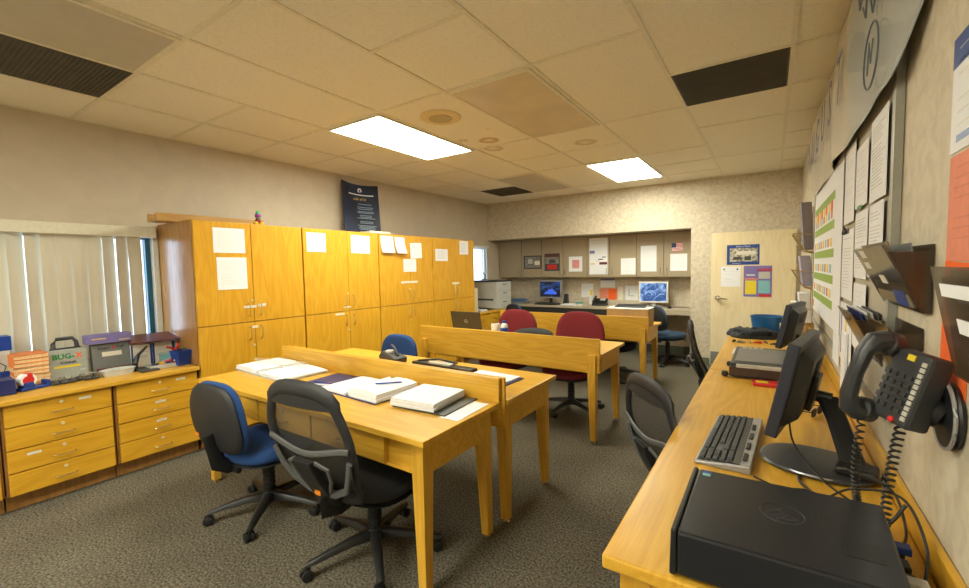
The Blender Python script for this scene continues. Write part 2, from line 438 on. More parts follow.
vent(L(3)+g, L(2)-g, Mj(-4)+g, Mj(-2)-g, 'long dark dusty ceiling vent at the upper left near the window wall', 60)
vent(L(3)+g, L(2)-g, Mj(5)+g, Mj(6)-g, 'small dark ceiling vent in the far back left corner')
o = thing('ceiling_speaker', 'round beige ceiling speaker beside the nearer lit ceiling light', 'speaker', (-2.07, 2.545, ZC-.001))
MB().lathe([(.02, 0), (.155, 0), (.155, -.004), (.145, -.010), (.10, -.012), (.02, -.012)], 32).build('ring', M_spk, o, smooth=True)
MB().lathe([(.01, -.0122), (.088, -.0122), (.086, -.016), (.01, -.017)], 32).build('grille', M_spk_d, o, smooth=True)

# window 1 and 2
def window(nm, y0, y1, z0, z1, frame, mull):
    o = bpy.data.objects.new(nm, None); COL.objects.link(o); o.location = (XL-.07, (y0+y1)/2, z0); struct(o)
    h = (y1-y0)/2; H = z1-z0
    f = MB(); e = .035
    f.box(-.03, .03, -h, -h+e, 0, H); f.box(-.03, .03, h-e, h, 0, H); f.box(-.03, .03, -h+e, h-e, 0, e); f.box(-.03, .03, -h+e, h-e, H-e, H)
    for y in mull: f.box(-.025, .025, y-(y0+y1)/2-.022, y-(y0+y1)/2+.022, e, H-e)
    f.build('window_frame', frame, o)
    box('window_glass', M_glass, o, -.004, .004, -h+e, h-e, e, H-e)
window('window_1', W1[0], W1[1], W1[2], W1[3], M_teal, (.2,))
window('window_2', W2[0], W2[1], W2[2], W2[3], M_white, ())
# white jamb right of the window
struct(box('trim_2', M_white, None, XL-.12, XL+.012, 1.417, 1.452, .70, 1.70))

# vertical blinds
o = thing('vertical_blind', 'beige vertical blinds hanging over the window above the drawer units', 'blinds', (XL+.05, .2, W1[3]-.02))
box('valance', plain('valance', (.72, .69, .56), .5), o, -.045, .05, -1.25, 1.215, -.005, .075, bevel=.004)
n_v = 26
for i in range(n_v):
    y = 1.085 - i*.0805
    a = math.radians(random.uniform(3, 12) if i not in (1, 2, 7, 8) else 22)
    s = MB(); rings = []
    pts = []
    for k in range(5):
        u = (k/4-.5)*.088; c = .004*(1-(2*k/4-1)**2)
        pts.append((c*math.cos(a)-u*math.sin(a), u*math.cos(a)+c*math.sin(a)))
    q = pts + [(px+.0012, py) for px, py in pts[::-1]]
    s.loft([[(x-.005, y+yy, z) for x, yy in q] for z in (-.90, -.002)])
    s.build('vane', M_blind, o)
s = MB()
s.tube([(.03, 1.03, -.01), (.03, 1.035, -.2)], .003, 6); s.build('wand', M_lgrey, o)
# small second blind
o = thing('vertical_blind', 'pale narrow vertical blinds in the small far window behind the printer', 'blinds', (XL+.03, 6.157, W2[3]))
for i in range(5):
    y = -.18 + i*.09
    TB(Matrix.Translation((0, y, 0)) @ Matrix.Rotation(math.radians(35), 4, 'Z')).box(-.001, .001, -.04, .04, -.77, -.01).build('vane', plain('pale_vane', (.55, .62, .66), .6) if i == 0 else bpy.data.materials['pale_vane'], o)
box('head_rail', M_white, o, -.02, .02, -.225, .225, -.01, .02)

# door
d = bpy.data.objects.new('door_1', None); COL.objects.link(d); d.location = (-.20, YB, 0); struct(d)
box('door_leaf', maple, d, -.455, .455, -.035, -.001, .02, 1.765, bevel=.002)
h = MB(); h.cyl((-.375, -.036, .915), (-.375, -.048, .915), .034, n=20); h.cyl((-.375, -.046, .915), (-.375, -.085, .915), .012)
h.tube([(-.375, -.082, .915), (-.34, -.086, .914), (-.29, -.084, .907), (-.262, -.080, .905)], [.012, .0105, .009, .008], 8)
h.build('door_handle', M_chrome, d, smooth=True)
box('kick_plate', M_grey, d, -.45, .45, -.038, -.0355, .03, .20)
hg = MB()
for z in (.25, .9, 1.55): hg.cyl((.458, -.036, z), (.458, -.036, z+.09), .008)
hg.build('hinge', M_chrome, d)

# ------------------------------------------------------------ oak wall cabinets
def pull(parent, p, axis, length, mat=M_brass, name='handle', out=(1, 0, 0)):
    """U-shaped wire pull; axis is the long direction"""
    p = Vector(p); a = Vector(axis)*length/2; o_ = Vector(out)*.028
    MB().tube([p-a, p-a+o_*.7, p-a*.86+o_, p+a*.86+o_, p+a+o_*.7, p+a], .0045, 6).build(name, mat, parent, smooth=True)
CX, CZT, CZM = -3.574, 1.765, .953
def tall_cabinet(y0, y1, label, split=None):
    w_ = y1-y0; o = thing('storage_cabinet', label, 'cabinet', (CX, (y0+y1)/2, 0), group='tall oak cabinets along the left wall')
    h = w_/2-.003; D = CX-XL-.012
    b = MB(); b.box(-D, -.022, -h, h, .08, CZT); b.box(-D, -.07, -h+.01, h-.01, 0, .08)
    b.build('body', cab_side, o, .002)
    m_ = .02; s = ((split if split else (y0+y1)/2) - (y0+y1)/2)
    for (za, zb) in ((.10, CZM-.003), (CZM+.003, CZT-.004)):
        for (ya, yb, sd) in ((-h+.004, s-.002, 1), (s+.002, h-.004, -1)):
            dr = box('door', cab[2], o, -.021, 0, ya, yb, za, zb, bevel=.002)
            yh = (yb-.045) if sd > 0 else (ya+.045)
            zc = zb-.09 if zb < 1 else za+.10
            pull(dr, (0, yh, zc), (0, 0, 1), .10)
            MB().cyl((0, (yb-.012) if sd > 0 else (ya+.018), zc+.075 if zb > 1 else zc-.10), (.006, (yb-.012) if sd > 0 else (ya+.018), zc+.075 if zb > 1 else zc-.10), .010, n=12).build('lock', M_lock, dr) if sd > 0 else None
    return o
tall_cabinet(1.454, 2.353, 'tall oak storage cabinet nearest the window, two taped sheets stacked on its left door', 1.886)
tall_cabinet(2.353, 3.270, 'tall oak storage cabinet, second from the window, below the navy poster', 2.855)
tall_cabinet(3.270, 4.168, 'tall oak storage cabinet, third from the window, four papers taped near the top', 3.76)
tall_cabinet(4.168, 5.086, 'tall oak storage cabinet farthest from the window, beside the printer', 4.643)
# low drawer units below the window
CT = .665
wt = MB().box(XL+.002, -3.56, -.60, 1.448, CT-.03, CT).build('countertop', oak[1], None, .006)
tag(wt, 'long oak countertop under the window holding tool cases and books', 'countertop')
def drawer_unit(y0, y1, label, tags):
    o = thing('drawer_unit', label, 'drawers', (-3.585, (y0+y1)/2, 0), group='oak drawer units under the window')
    h = (y1-y0)/2-.002; top = CT-.031
    b = MB(); b.box(XL-(-3.585)+.005, -.022, -h, h, .10, top); b.box(XL+3.585+.005, -.07, -h, h, 0, .10)
    b.build('body', cab_side, o, .002)
    n = 4; zb = .10; dh = (top-zb)/n
    for i in range(n):
        za = zb+i*dh+.003; zc = zb+(i+1)*dh-.003
        dr = box('drawer', cab[1], o, -.021, 0, -h+.012, h-.012, za, zc, bevel=.0025)
        zm = (za+zc)/2
        pull(dr, (0, 0, zm-.018), (0, 1, 0), .095, M_brass)
        MB().cyl((0, 0, zm+.033), (.009, 0, zm+.033), .009, n=12).build('lock', M_lock, dr)
        if i in tags:
            yy = tags[i]
            box('label_strip', M_paper2, dr, 0, .0012, yy-.03, yy+.03, zm+.02, zm+.035)
    return o
drawer_unit(.945, 1.448, 'four drawer oak unit beside the tall cabinet under the window', {3: .13, 2: .0, 1: .0})
drawer_unit(.44, .942, 'four drawer oak unit, the wide one at the left of the frame', {3: .11, 1: -.13})
drawer_unit(-.60, .437, 'oak drawer unit mostly outside the left edge of the photo', {})

# low oak cabinet under printer
o = thing('low_cabinet', 'low oak cabinet with drawers under the printer in the back left corner', 'cabinet', (-3.6, 5.62, 0))
D = 3.6+XL+.004
b = MB(); b.box(D, -.022, -.525, .70, .08, .665); b.box(D, -.07, -.525, .70, 0, .08); b.build('body', cab_side, o)
box('top', oak[1], o, D, .015, -.53, .71, .666, .695, bevel=.004)
for k, (ya, yb) in enumerate(((-.52, -.115), (-.11, .295), (.30, .695))):
    for i in range(3):
        dr = box('drawer', cab[1], o, -.021, 0, ya, yb, .10+i*.187, .28+i*.187, bevel=.002)
        pull(dr, (0, (ya+yb)/2, .20+i*.187), (0, 1, 0), .09)

# ------------------------------------------------------------ student tables
TZ = .69
def oak_table(name, label, x0, x1, y0, y1, panel, group, drawers=None, proud=False):
    """panel: 'far' or 'near' edge carries the divider board"""
    o = thing(name, label, 'table', ((x0+x1)/2, (y0+y1)/2, 0), group=group)
    hx, hy = (x1-x0)/2, (y1-y0)/2
    box('tabletop', oak[0], o, -hx, hx, -hy, hy, TZ-.026, TZ, bevel=.003)
    ins = .035
    a = MB(); za, zb = .525, TZ-.026; lw = .062
    a.box(-hx+ins+lw, hx-ins-lw, hy-ins-.022, hy-ins, za, zb)
    a.box(-hx+ins, -hx+ins+.022, -hy+ins+lw, hy-ins-lw, za, zb); a.box(hx-ins-.022, hx-ins, -hy+ins+lw, hy-ins-lw, za, zb)
    if drawers: 
        a.box(-hx+ins+lw, hx-ins-lw, -hy+ins+.012, -hy+ins+.022, za, zb)
        a.box(-hx+ins+lw, hx-ins-lw, -hy+ins, -hy+ins+.012, zb-.012, zb)
        a.box(-hx+ins+lw, hx-ins-lw, -hy+ins, -hy+ins+.012, za, za+.010)
    else: a.box(-hx+ins+lw, hx-ins-lw, -hy+ins, -hy+ins+.022, za, zb)
    a.build('apron', oak[0], o, .0015)
    for sx in (-1, 1):
        for sy in (-1, 1):
            xo = sx*(hx-ins); yo = sy*(hy-ins) if not (proud and sy < 0) else -hy-.050; xi = xo-sx*lw; yi = yo-sy*lw; tx = xo-sx*.042; ty = yo-sy*.042
            q = lambda X0, X1, Y0, Y1, z: [(min(X0,X1), min(Y0,Y1), z), (max(X0,X1), min(Y0,Y1), z), (max(X0,X1), max(Y0,Y1), z), (min(X0,X1), max(Y0,Y1), z)]
            l = MB()
            l.loft([q(xo, tx, yo, ty, .022), q(xo, xi, yo, yi, za-.01), q(xo, xi, yo, yi, TZ-.005 if proud and sy < 0 else zb)])
            lo = l.build('leg', oak[2], o, .002)
            MB().lathe([(.005, .022), (.008, .020), (.008, .008), (.017, .006), (.018, .0), (.005, 0)], 12, (xo-sx*.021, yo-sy*.021, 0)).build('glide', M_chrome, lo, smooth=True)
    if panel:
        s = 1 if panel == 'far' else -1
        ya, yb = (hy+.001, hy+.021) if s > 0 else (-hy-.021, -hy-.001)
        box('divider_board', oak[0], o, -hx, hx-.01, ya, yb, .545 if panel == 'near' else .60, .808, bevel=.003)
    if drawers:
        for (xa, xb, st) in drawers:
            xa -= (x0+x1)/2; xb -= (x0+x1)/2
            dr = box('drawer', oak[0], o, xa, xb, -hy+ins-.012, -hy+ins+.011, za+.012, zb-.013, bevel=.002)
            yo = -hy+ins-.012; xm = (xa+xb)/2
            pull(dr, (xm, yo, .585), (1, 0, 0), .09, M_brass, out=(0, -1, 0))
            MB().cyl((xm+.0, yo, .632), (xm+.0, yo-.008, .632), .009, n=12).build('lock', M_lock, dr)
            if st: box('label_strip', M_paper2, dr, xm-.05, xm+.0, yo-.001, yo, .642, .655)
    return o
G = 'oak tables with divider boards'
oak_table('work_table', 'nearest oak table with front drawers, open binders and a divider board', -3.04, -1.115, 1.215, 1.792, 'far', G, ((-2.90, -2.37, 1), (-2.355, -1.885, 1), (-1.87, -1.36, 1)))
oak_table('work_table', 'oak table back to back behind the nearest one, hole punch on it', -3.02, -1.10, 1.842, 2.43, 'near', G)
oak_table('work_table', 'middle oak table with laptop and mug, red chairs behind it', -2.88, -1.055, 3.165, 3.775, 'near', G, proud=True)
oak_table('work_table', 'rear oak table carrying the cardboard box, in front of the back counter', -2.92, -1.06, 4.74, 5.33, 'near', G, proud=True)

# ------------------------------------------------------------ right hand desks
KZ = .728
def desk(y0, y1, label):
    o = thing('long_desk', label, 'desk', (0, (y0+y1)/2, 0), group='oak desks along the right wall')
    h = (y1-y0)/2
    box('desktop', oak[1], o, -.300, .283, -h, h, KZ-.032, KZ, bevel=.005)
    box('backsplash', oak[1], o, .284, .2985, -h, h, KZ-.032, KZ+.062, bevel=.003)
    a = MB(); a.box(-.262, -.242, -h+.10, h-.10, .60, KZ-.033); a.box(-.242, .25, -h+.035, -h+.055, .60, KZ-.033); a.box(-.242, .25, h-.055, h-.035, .60, KZ-.033)
    a.build('apron', oak[1], o)
    for sx in (-.268, .205):
        for sy in (-1, 1):
            ya = sy*(h-.03); yb = ya-sy*.065
            MB().loft([[(sx+.008, min(ya, yb)+.008, 0), (sx+.057, min(ya, yb)+.008, 0), (sx+.057, max(ya, yb)-.008, 0), (sx+.008, max(ya, yb)-.008, 0)],
                       [(sx, min(ya, yb), .60), (sx+.065, min(ya, yb), .60), (sx+.065, max(ya, yb), .60), (sx, max(ya, yb), .60)],
                       [(sx, min(ya, yb), KZ-.034), (sx+.065, min(ya, yb), KZ-.034), (sx+.065, max(ya, yb), KZ-.034), (sx, max(ya, yb), KZ-.034)]]).build('leg', oak[2], o, .002)
    return o
desk(.895, 2.895, 'long oak desk along the right wall, nearest, under the black computer')
desk(2.90, 4.93, 'far half of the oak desk run, against the back door, holding the scanner')

# ------------------------------------------------------------ recess: counter and uppers
o = thing('wall_counter', 'long tan counter set in the back wall recess under the wall cabinets', 'counter', (-2.56, 6.44, 0))
box('countertop', M_counter, o, -1.645, 1.648, .0, .615, .695, .73, bevel=.003)
box('front_edge', M_counter, o, .55, 1.648, -.002, .02, .655, .694)
box('dark_apron', M_dark, o, -1.645, .55, .01, .03, .60, .694)
b = MB()
for x in (-1.645, -.45, .52): b.box(x, x+.03, .03, .60, 0, .694)
b.build('support_panel', M_cab_grey, o)
ux = [-4.20, -3.726, -3.325, -2.931, -2.506, -2.132, -1.72, -1.322, -.91]
for k in range(4):
    a, c_, e = ux[2*k], ux[2*k+1], ux[2*k+2]
    lab = ['leftmost taupe wall cabinet in the recess, framed car photo on it',
           'taupe wall cabinet with the red car poster and a pink certificate',
           'taupe wall cabinet with the tall white parts poster',
           'taupe wall cabinet at the right end of the recess, small flag sticker on it'][k]
    o = thing('wall_cabinet', lab, 'cabinet', ((a+e)/2, 6.78, 1.175), group='taupe wall cabinets in the recess')
    m_ = (a+e)/2
    box('body', M_cab_grey, o, a-m_+.002, e-m_-.002, .02, .275, 0, .675)
    for (p, q, sd) in ((a, c_, 1), (c_, e, -1)):
        dr = box('door', M_cab_grey, o, p-m_+.005, q-m_-.005, 0, .019, .01, .665, bevel=.002)
        xh = (q-m_-.045) if sd > 0 else (p-m_+.045)
        pull(dr, (xh, 0, .10), (0, 0, 1), .08, M_grey, out=(0, -1, 0))

# ------------------------------------------------------------ sheets of paper and posters
def sheet(name, label, cat, p, rot, w_, h_, mat=M_paper, marks=(), texts=(), lines=0, tilt=0, t=.0012, group=None, curl=0, line_mat=None, margin=.12):
    """p = centre of the sheet on its surface; marks = (x0,x1,y0,y1,mat) in 0..1 of the sheet"""
    b = MB()
    n = 8 if curl else 1
    rows = []
    for i in range(n+1):
        y = -h_/2 + h_*i/n
        c = curl*(1-i/n)**2
        rows.append((y, c))
    rings = [[(-w_/2, y, c), (w_/2, y, c), (w_/2, y, c+t), (-w_/2, y, c+t)] for y, c in rows]
    b.loft(rings)
    o = b.build(name, mat)
    o.location = p
    o.rotation_euler = rot
    if tilt:
        o.rotation_euler = (Matrix(((1,0,0),(0,1,0),(0,0,1))).to_4x4() @ __import__('mathutils').Euler(rot).to_matrix().to_4x4() @ Matrix.Rotation(tilt, 4, 'Z')).to_euler()
    tag(o, label, cat, group)
    zz = t+.0003+curl*.3
    groups = {}
    for (x0, x1, y0, y1, mm_) in marks: groups.setdefault(mm_.name, []).append((x0, x1, y0, y1, mm_))
    for k, rs in enumerate(groups.values()):
        q = MB()
        for (x0, x1, y0, y1, mm_) in rs: q.box((x0-.5)*w_, (x1-.5)*w_, (y0-.5)*h_, (y1-.5)*h_, zz+k*.0002-.0008, zz+k*.0003+.0002)
        q.build('printed_area', rs[0][4], o)
    if lines:
        q = MB(); rnd = random.Random(int(w_*1000+h_*777+lines))
        for i in range(lines):
            y = h_*(.5-margin) - i*(h_*(1-2*margin))/lines
            if rnd.random() < .12: continue
            q.box(-w_*(.5-margin), w_*(.5-margin)*(rnd.uniform(.3, 1)), y-.0018, y+.0008, t+.0001, t+.0005) if not curl else None
        if not curl: q.build('printed_lines', line_mat or M_inkl, o)
        else: q.bm.free()
    for (s, x, y, size, mm_, *r) in texts:
        kw = r[0] if r else {}
        text('lettering', s, mm_, o, (x-.5)*w_, (y-.5)*h_, size, z=zz+.0012, **kw)
    return o
# on the oak cabinets (faces +x at CX)
def onc(y0, y1, z0, z1, label, **k):
    k.setdefault('group', 'papers taped on the oak cabinets')
    return sheet('paper_sheet', label, 'paper', (CX+.001, (y0+y1)/2, (z0+z1)/2), FACE_ROOM, y1-y0, z1-z0, **k)
onc(1.595, 1.835, 1.52, 1.715, 'upper of the two white sheets taped on the cabinet nearest the window', lines=12)
onc(1.612, 1.84, 1.23, 1.485, 'lower of the two white sheets taped on the cabinet nearest the window', lines=14)
onc(2.395, 2.60, 1.545, 1.725, 'white sheet on the left door of the second oak cabinet', lines=11)
onc(2.90, 3.145, 1.54, 1.725, 'white sheet on the right door of the second oak cabinet', lines=12, tilt=-.02)
onc(3.30, 3.49, 1.555, 1.74, 'curling white sheet at the top left of the third oak cabinet', curl=.03)
onc(3.515, 3.67, 1.55, 1.735, 'folded white sheet second from the left on the third oak cabinet', curl=.045)
onc(3.765, 3.965, 1.495, 1.68, 'white notice on the right door of the third oak cabinet', lines=9, tilt=.05)
onc(3.645, 3.86, 1.335, 1.485, 'gridded white sheet, lowest of the papers on the third oak cabinet', lines=13, line_mat=M_ink, margin=.05)
onc(4.225, 4.475, 1.465, 1.62, 'white sheet on the left door of the last oak cabinet', lines=10, line_mat=M_ink)
onc(4.74, 4.94, 1.555, 1.745, 'white list near the top right of the last oak cabinet', lines=12, line_mat=M_ink)
for (y0, y1, z0, z1, w_) in ((1.80, 1.905, 1.07, 1.09, 'left of the first oak cabinet handles'), (1.915, 1.985, 1.075, 1.10, 'right of the first oak cabinet handles'), (1.86, 1.91, .90, .92, 'low on the first oak cabinet door'),
                       (2.78, 2.87, .985, 1.0, 'above the handles of the second oak cabinet'), (2.68, 2.79, .92, .937, 'under the door split of the second oak cabinet'),
                       (3.60, 3.88, 1.20, 1.225, 'over the handles of the third oak cabinet'), (4.56, 4.72, 1.15, 1.175, 'over the handles of the last oak cabinet')):
    sheet('label_sticker', 'small white label strip '+w_, 'label', (CX+.001, (y0+y1)/2, (z0+z1)/2), FACE_ROOM, y1-y0, z1-z0, mat=M_paper2, t=.001, group='label strips on the oak cabinets')
# navy poster on top of cabinets, leaning on the wall, bowed
def navy_poster():
    o = thing('wall_poster', 'navy poster with white crest and gold script standing on the oak cabinets', 'poster', (-4.05, 3.515, CZT+.012), rot=FACE_ROOM)
    W_, H_ = .545, .635
    lean = .09
    def P(u, v, off=0):
        x = (u-.5)*W_; y = v*H_*(1-.03*math.sin(PI*u)) ; z = -.03-lean*v + .05*(2*u-1)**2*v + off
        return (x, y, z)
    b = MB()
    U = 12
    b.loft([[P(i/U, v) for i in range(U+1)] + [P(i/U, v, -.003) for i in range(U, -1, -1)] for v in (0, .25, .5, .75, 1)])
    b.build('panel', M_poster, o, smooth=True)
    def bars(rows, mat, nm):
        q = MB()
        for (v, u0, u1, hh) in rows:
            k = 6
            up = [P(u0+(u1-u0)*i/k, v+hh/2, .0016) for i in range(k+1)]; dn = [P(u0+(u1-u0)*i/k, v-hh/2, .0016) for i in range(k+1)]
            vu = [q.v(p) for p in up]; vd = [q.v(p) for p in dn]
            for i in range(k): q.bm.faces.new((vd[i], vd[i+1], vu[i+1], vu[i]))
        q.build(nm, mat, o)
    bars([(.80, .2, .88, .022)], M_paper, 'heading_line')
    rr = random.Random(3); rows = []
    for i, v in enumerate([.62, .56, .525, .475, .45, .40, .37, .345, .28, .25, .20, .175, .15, .125, .07, .05]):
        hw = rr.uniform(.16, .26); rows.append((v, .62-hw, .62+hw, .011))
    bars(rows, plain('pale_blue_ink', (.30, .40, .52), .6), 'verse_lines')
    x, y, z = P(.53, .885, .002)
    MB().lathe([(.004, 0), (.032, 0), (.032, .001), (.004, .001)], 20, (x, y, z)).build('crest', M_paper, o)
    MB().lathe([(.004, .0012), (.012, .0012), (.012, .002), (.004, .002)], 20, (x, y, z)).build('crest_centre', M_navy, o)
    t_ = text('script_title', 'Code of Honor', M_gold, o, *P(.55, .715)[:2], .052, z=P(.55, .715)[2]+.004, shear=.35)
    t_.rotation_euler = (-.15, 0, 0)
navy_poster()
box_o = box('small_box', M_paper2, None, -3.80, -3.64, 3.22, 3.52, CZT+.001, CZT+.028, bevel=.002)
tag(box_o, 'flat pale box lying at the foot of the navy poster on the cabinets', 'box')
# wooden trough on top of cabinet
o = thing('wooden_channel', 'long open ended wooden channel lying on top of the first oak cabinet', 'wooden board', (-3.93, 1.70, CZT+.001))
oakl = wood('channel_wood', (.50, .30, .09), (.42, .22, .06), 1)
b = MB(); b.box(-.09, .09, -.37, .45, 0, .012); b.box(-.09, -.078, -.37, .45, .012, .062); b.box(.078, .09, -.37, .45, .012, .062)
b.build('channel', oakl, o, .002)
box('end_block', oakl, o, .02, .078, -.36, -.335, .0125, .055)
# toy
o = thing('toy_figure', 'small toy figure with green hair, purple head and yellow feet on the first cabinet', 'toy', (-3.63, 1.985, CZT+.001))
T1 = plain('toy_yellow', (.80, .55, .02), .5); T2 = plain('toy_purple', (.25, .03, .25), .5); T3 = plain('toy_green', (.03, .40, .14), .5)
b = MB()
for s in (-1, 1):
    b.cushion(.035, .05, .025, 2, .5, fn=lambda x, y, z, s=s: (x*1.1+.008, y*.8+s*.024, z+.0125))
b.build('feet', T1, o, smooth=True)
MB().lathe([(.003, .015), (.020, .018), (.024, .035), (.016, .055), (.003, .06)], 14).build('body', plain('toy_maroon', (.25, .01, .02), .5), o, smooth=True)
MB().lathe([(.003, .052), (.020, .058), (.026, .075), (.019, .094), (.003, .1)], 14).build('head', T2, o, smooth=True)
b = MB(); b.lathe([(.003, .088), (.021, .090), (.016, .106), (.006, .118), (.002, .122)], 10); b.lathe([(.002, .045), (.012, .05), (.012, .06), (.002, .064)], 8, (.018, 0, 0)); b.build('hair', T3, o, smooth=True)

# ------------------------------------------------------------ papers on the recess cabinets and wall
Y0 = 6.7785
def onu(x0, x1, z0, z1, label, name='paper_sheet', cat='paper', y=Y0, **k):
    k.setdefault('group', 'papers on the recess cabinets')
    return sheet(name, label, cat, ((x0+x1)/2, y, (z0+z1)/2), FACE_FRONT, x1-x0, z1-z0, **k)
onu(-3.68, -3.325, 1.33, 1.565, 'black framed photo of a silver car on a wall cabinet', 'framed_photo', 'picture', mat=M_inkd, marks=((.07, .93, .09, .91, M_photo), (.1, .9, .09, .25, M_grey), (.62, .9, .3, .6, M_paper2), (.25, .5, .4, .75, M_lgrey)), group='pictures on the recess cabinets')
onu(-3.27, -2.985, 1.29, 1.59, 'black and red poster of a racing car on a wall cabinet', 'car_poster', 'poster', mat=M_inkd, marks=((.05, .95, .42, .80, M_photo), (.05, .95, .8, .94, plain('dark_red', (.12, .02, .02), .5)), (.2, .8, .1, .36, M_red), (.3, .7, .45, .65, M_inkd)), group='pictures on the recess cabinets')
onu(-2.82, -2.585, 1.275, 1.525, 'white certificate with a pink block on a wall cabinet', marks=((.25, .78, .22, .78, plain('pink_block', (.70, .28, .28), .7)),))
onu(-2.465, -2.165, 1.225, 1.81, 'tall white poster with small photos on a wall cabinet', 'parts_poster', 'poster', marks=((.02, .3, .58, .66, M_purple), (.55, .98, .27, .34, plain('maroon_ink', (.12, .01, .02), .6)), (.5, .75, .40, .43, M_inkd), (.7, .9, .46, .49, plain('steel_ink', (.15, .2, .3), .6)), (.35, .55, .36, .38, M_ink), (.05, .3, .28, .31, M_gold), (.15, .85, .86, .87, M_ink), (.1, .9, .93, .95, M_inkl)), lines=0)
onu(-1.955, -1.73, 1.22, 1.475, 'white letter on the sixth wall cabinet door', lines=10)
onu(-1.655, -1.425, 1.265, 1.655, 'pair of white sheets stacked on the seventh wall cabinet door', lines=18)
onu(-1.235, -1.005, 1.27, 1.52, 'white sheet below the flag sticker on the rightmost wall cabinet door', lines=8)
fl = onu(-1.215, -1.065, 1.555, 1.68, 'small red white and blue flag sticker on the rightmost wall cabinet door', 'flag_sticker', 'sticker',
    marks=[(0, 1, 1-(2*i+1)/13., 1-2*i/13., M_red) for i in range(7)] + [(0, .42, .46, 1, M_navy)], tilt=.06)
# backboard papers (y = 7.055)
yb = YR-.003
def onb(x0, x1, z0, z1, label, **k):
    k.setdefault('group', 'papers on the recess back wall')
    return sheet('paper_sheet', label, 'paper', ((x0+x1)/2, yb, (z0+z1)/2), FACE_FRONT, x1-x0, z1-z0, **k)
onb(-2.71, -2.50, .83, 1.065, 'white sheet with a yellow patch on the recess wall beside the car screen', lines=9, marks=((.75, .95, .15, .55, M_yel),))
onb(-2.375, -2.13, 1.0, 1.15, 'white sheet with dark header over the orange papers', marks=((0, 1, .8, 1, M_purple),), lines=5)
onb(-2.39, -2.25, .80, .985, 'salmon sheet above the desk phone in the recess', mat=M_pink, group='orange sheets')
onb(-2.245, -2.10, .80, .985, 'bright orange sheet above the desk phone in the recess', mat=M_orange, group='orange sheets')
onb(-2.08, -2.0, .80, 1.02, 'narrow cream sheet right of the orange papers', mat=M_paper2)
onb(-1.965, -1.76, .80, 1.035, 'white sheet with a grey line drawing beside the blue screen', marks=((.25, .35, .3, .75, M_ink), (.35, .7, .28, .34, M_ink), (.45, .6, .5, .56, M_inkl)))
# door papers
yd = YB-.0365
def ond(x0, x1, z0, z1, label, **k): return sheet(k.pop('name', 'door_notice'), label, k.pop('cat', 'poster'), ((x0+x1)/2, yd, (z0+z1)/2), FACE_FRONT, x1-x0, z1-z0, group='papers on the door', **k)
M_pblue = plain('poster_blue', (.015, .06, .28), .4)
ond(-.475, -.12, 1.345, 1.60, 'blue bordered engine photo poster at the top of the door', mat=M_pblue, marks=((.09, .95, .16, .83, M_map), (.3, .9, .5, .68, M_paper2), (.2, .45, .25, .4, M_inkd), (.55, .75, .22, .42, M_inkd)), texts=(('Skills at Work', .5, .91, .027, M_paper), ('automotive', .3, .075, .02, M_paper)))
ond(-.54, -.32, 1.065, 1.325, 'white notice with two round clips on the left of the door', name='paper_notice', cat='paper', lines=6, line_mat=M_ink, marks=((.12, .2, .82, .9, M_inkd), (.8, .88, .82, .9, M_inkd)))
ond(-.285, .015, .94, 1.33, 'colourful poster with yellow and blue panels on the door', mat=M_purple, marks=((.06, .46, .08, .52, M_yel), (.53, .93, .12, .52, M_cyan), (.53, .93, .58, .80, M_lgrey), (.05, .5, .55, .6, M_pink), (.55, .97, .0, .08, M_red), (.1, .4, .68, .72, M_inkl)), texts=(('cookie', .73, .87, .055, M_red, dict(bold=.002)),))

# ------------------------------------------------------------ right wall
XW = XR-.001
def onr(y0, y1, z0, z1, label, name='paper_sheet', cat='paper', x=XW, **k):
    k.setdefault('group', 'papers on the right wall board')
    return sheet(name, label, cat, (x, (y0+y1)/2, (z0+z1)/2), FACE_LEFT, y1-y0, z1-z0, **k)
# pin board
o = thing('pin_board', 'large grey framed pin board on the right wall covered in papers', 'board', (XR-.001, 2.98, .93))
box('board', plain('board_surface', (.47, .42, .33), .7), o, -.012, -.001, -1.30, 1.30, .0, .98)
f = MB(); f.box(-.02, -.001, -1.335, -1.30, -.03, 1.01); f.box(-.02, -.001, 1.30, 1.33, -.03, 1.01); f.box(-.02, -.001, -1.30, 1.30, .98, 1.01); f.box(-.02, -.001, -1.30, 1.30, -.03, 0)
f.build('frame', plain('board_frame', (.33, .32, .27), .4), o)
XBd = XR-.014
# year planner with green bands
pl = sheet('wall_planner', 'big white wall planner with green bands on the right wall', 'planner', (XBd-.009, 3.385, 1.44), FACE_LEFT, 1.53, .86, mat=M_paper, t=.002,
    marks=[(.03, .80, z, z+.055, M_green) for z in (.80, .62, .44, .27, .11)] + [(.06+.09*i, .11+.09*i, z+.07, z+.125, [M_cyan, M_pink, M_yel][(i+int(z*10)) % 3]) for i in range(8) for z in (.62, .44, .27, .11)] +
          [(.06+.09*i, .115+.09*i, .74, .80, M_orange if i % 2 else M_yel) for i in range(8)] + [(.03, .06, .03, .09, M_red)], lines=0)
onr(2.62, 2.85, .86, 1.05, 'white sheet hanging below the planner near corner', x=XBd-.008, lines=9)
onr(2.30, 2.58, 1.53, 1.86, 'white sheet at the top of the board, left of the glossy ones', x=XBd-.008, lines=14)
onr(2.28, 2.60, 1.20, 1.50, 'sheet with a black clip and grey text lines beside the planner', x=XBd-.008, lines=16, line_mat=M_ink, marks=((.4, .6, .95, 1.02, M_inkd),))
onr(2.26, 2.60, .92, 1.18, 'pale sheet with yellow and violet marks low on the board', x=XBd-.008, marks=((.1, .2, .1, .9, M_purple), (.5, .6, .3, .8, M_yel)), lines=8)
onr(2.02, 2.27, 1.57, 1.80, 'white sheet high in the middle of the board with a green tab', x=XBd-.008, lines=9, marks=((.2, .6, -.03, .03, M_dgreen),))
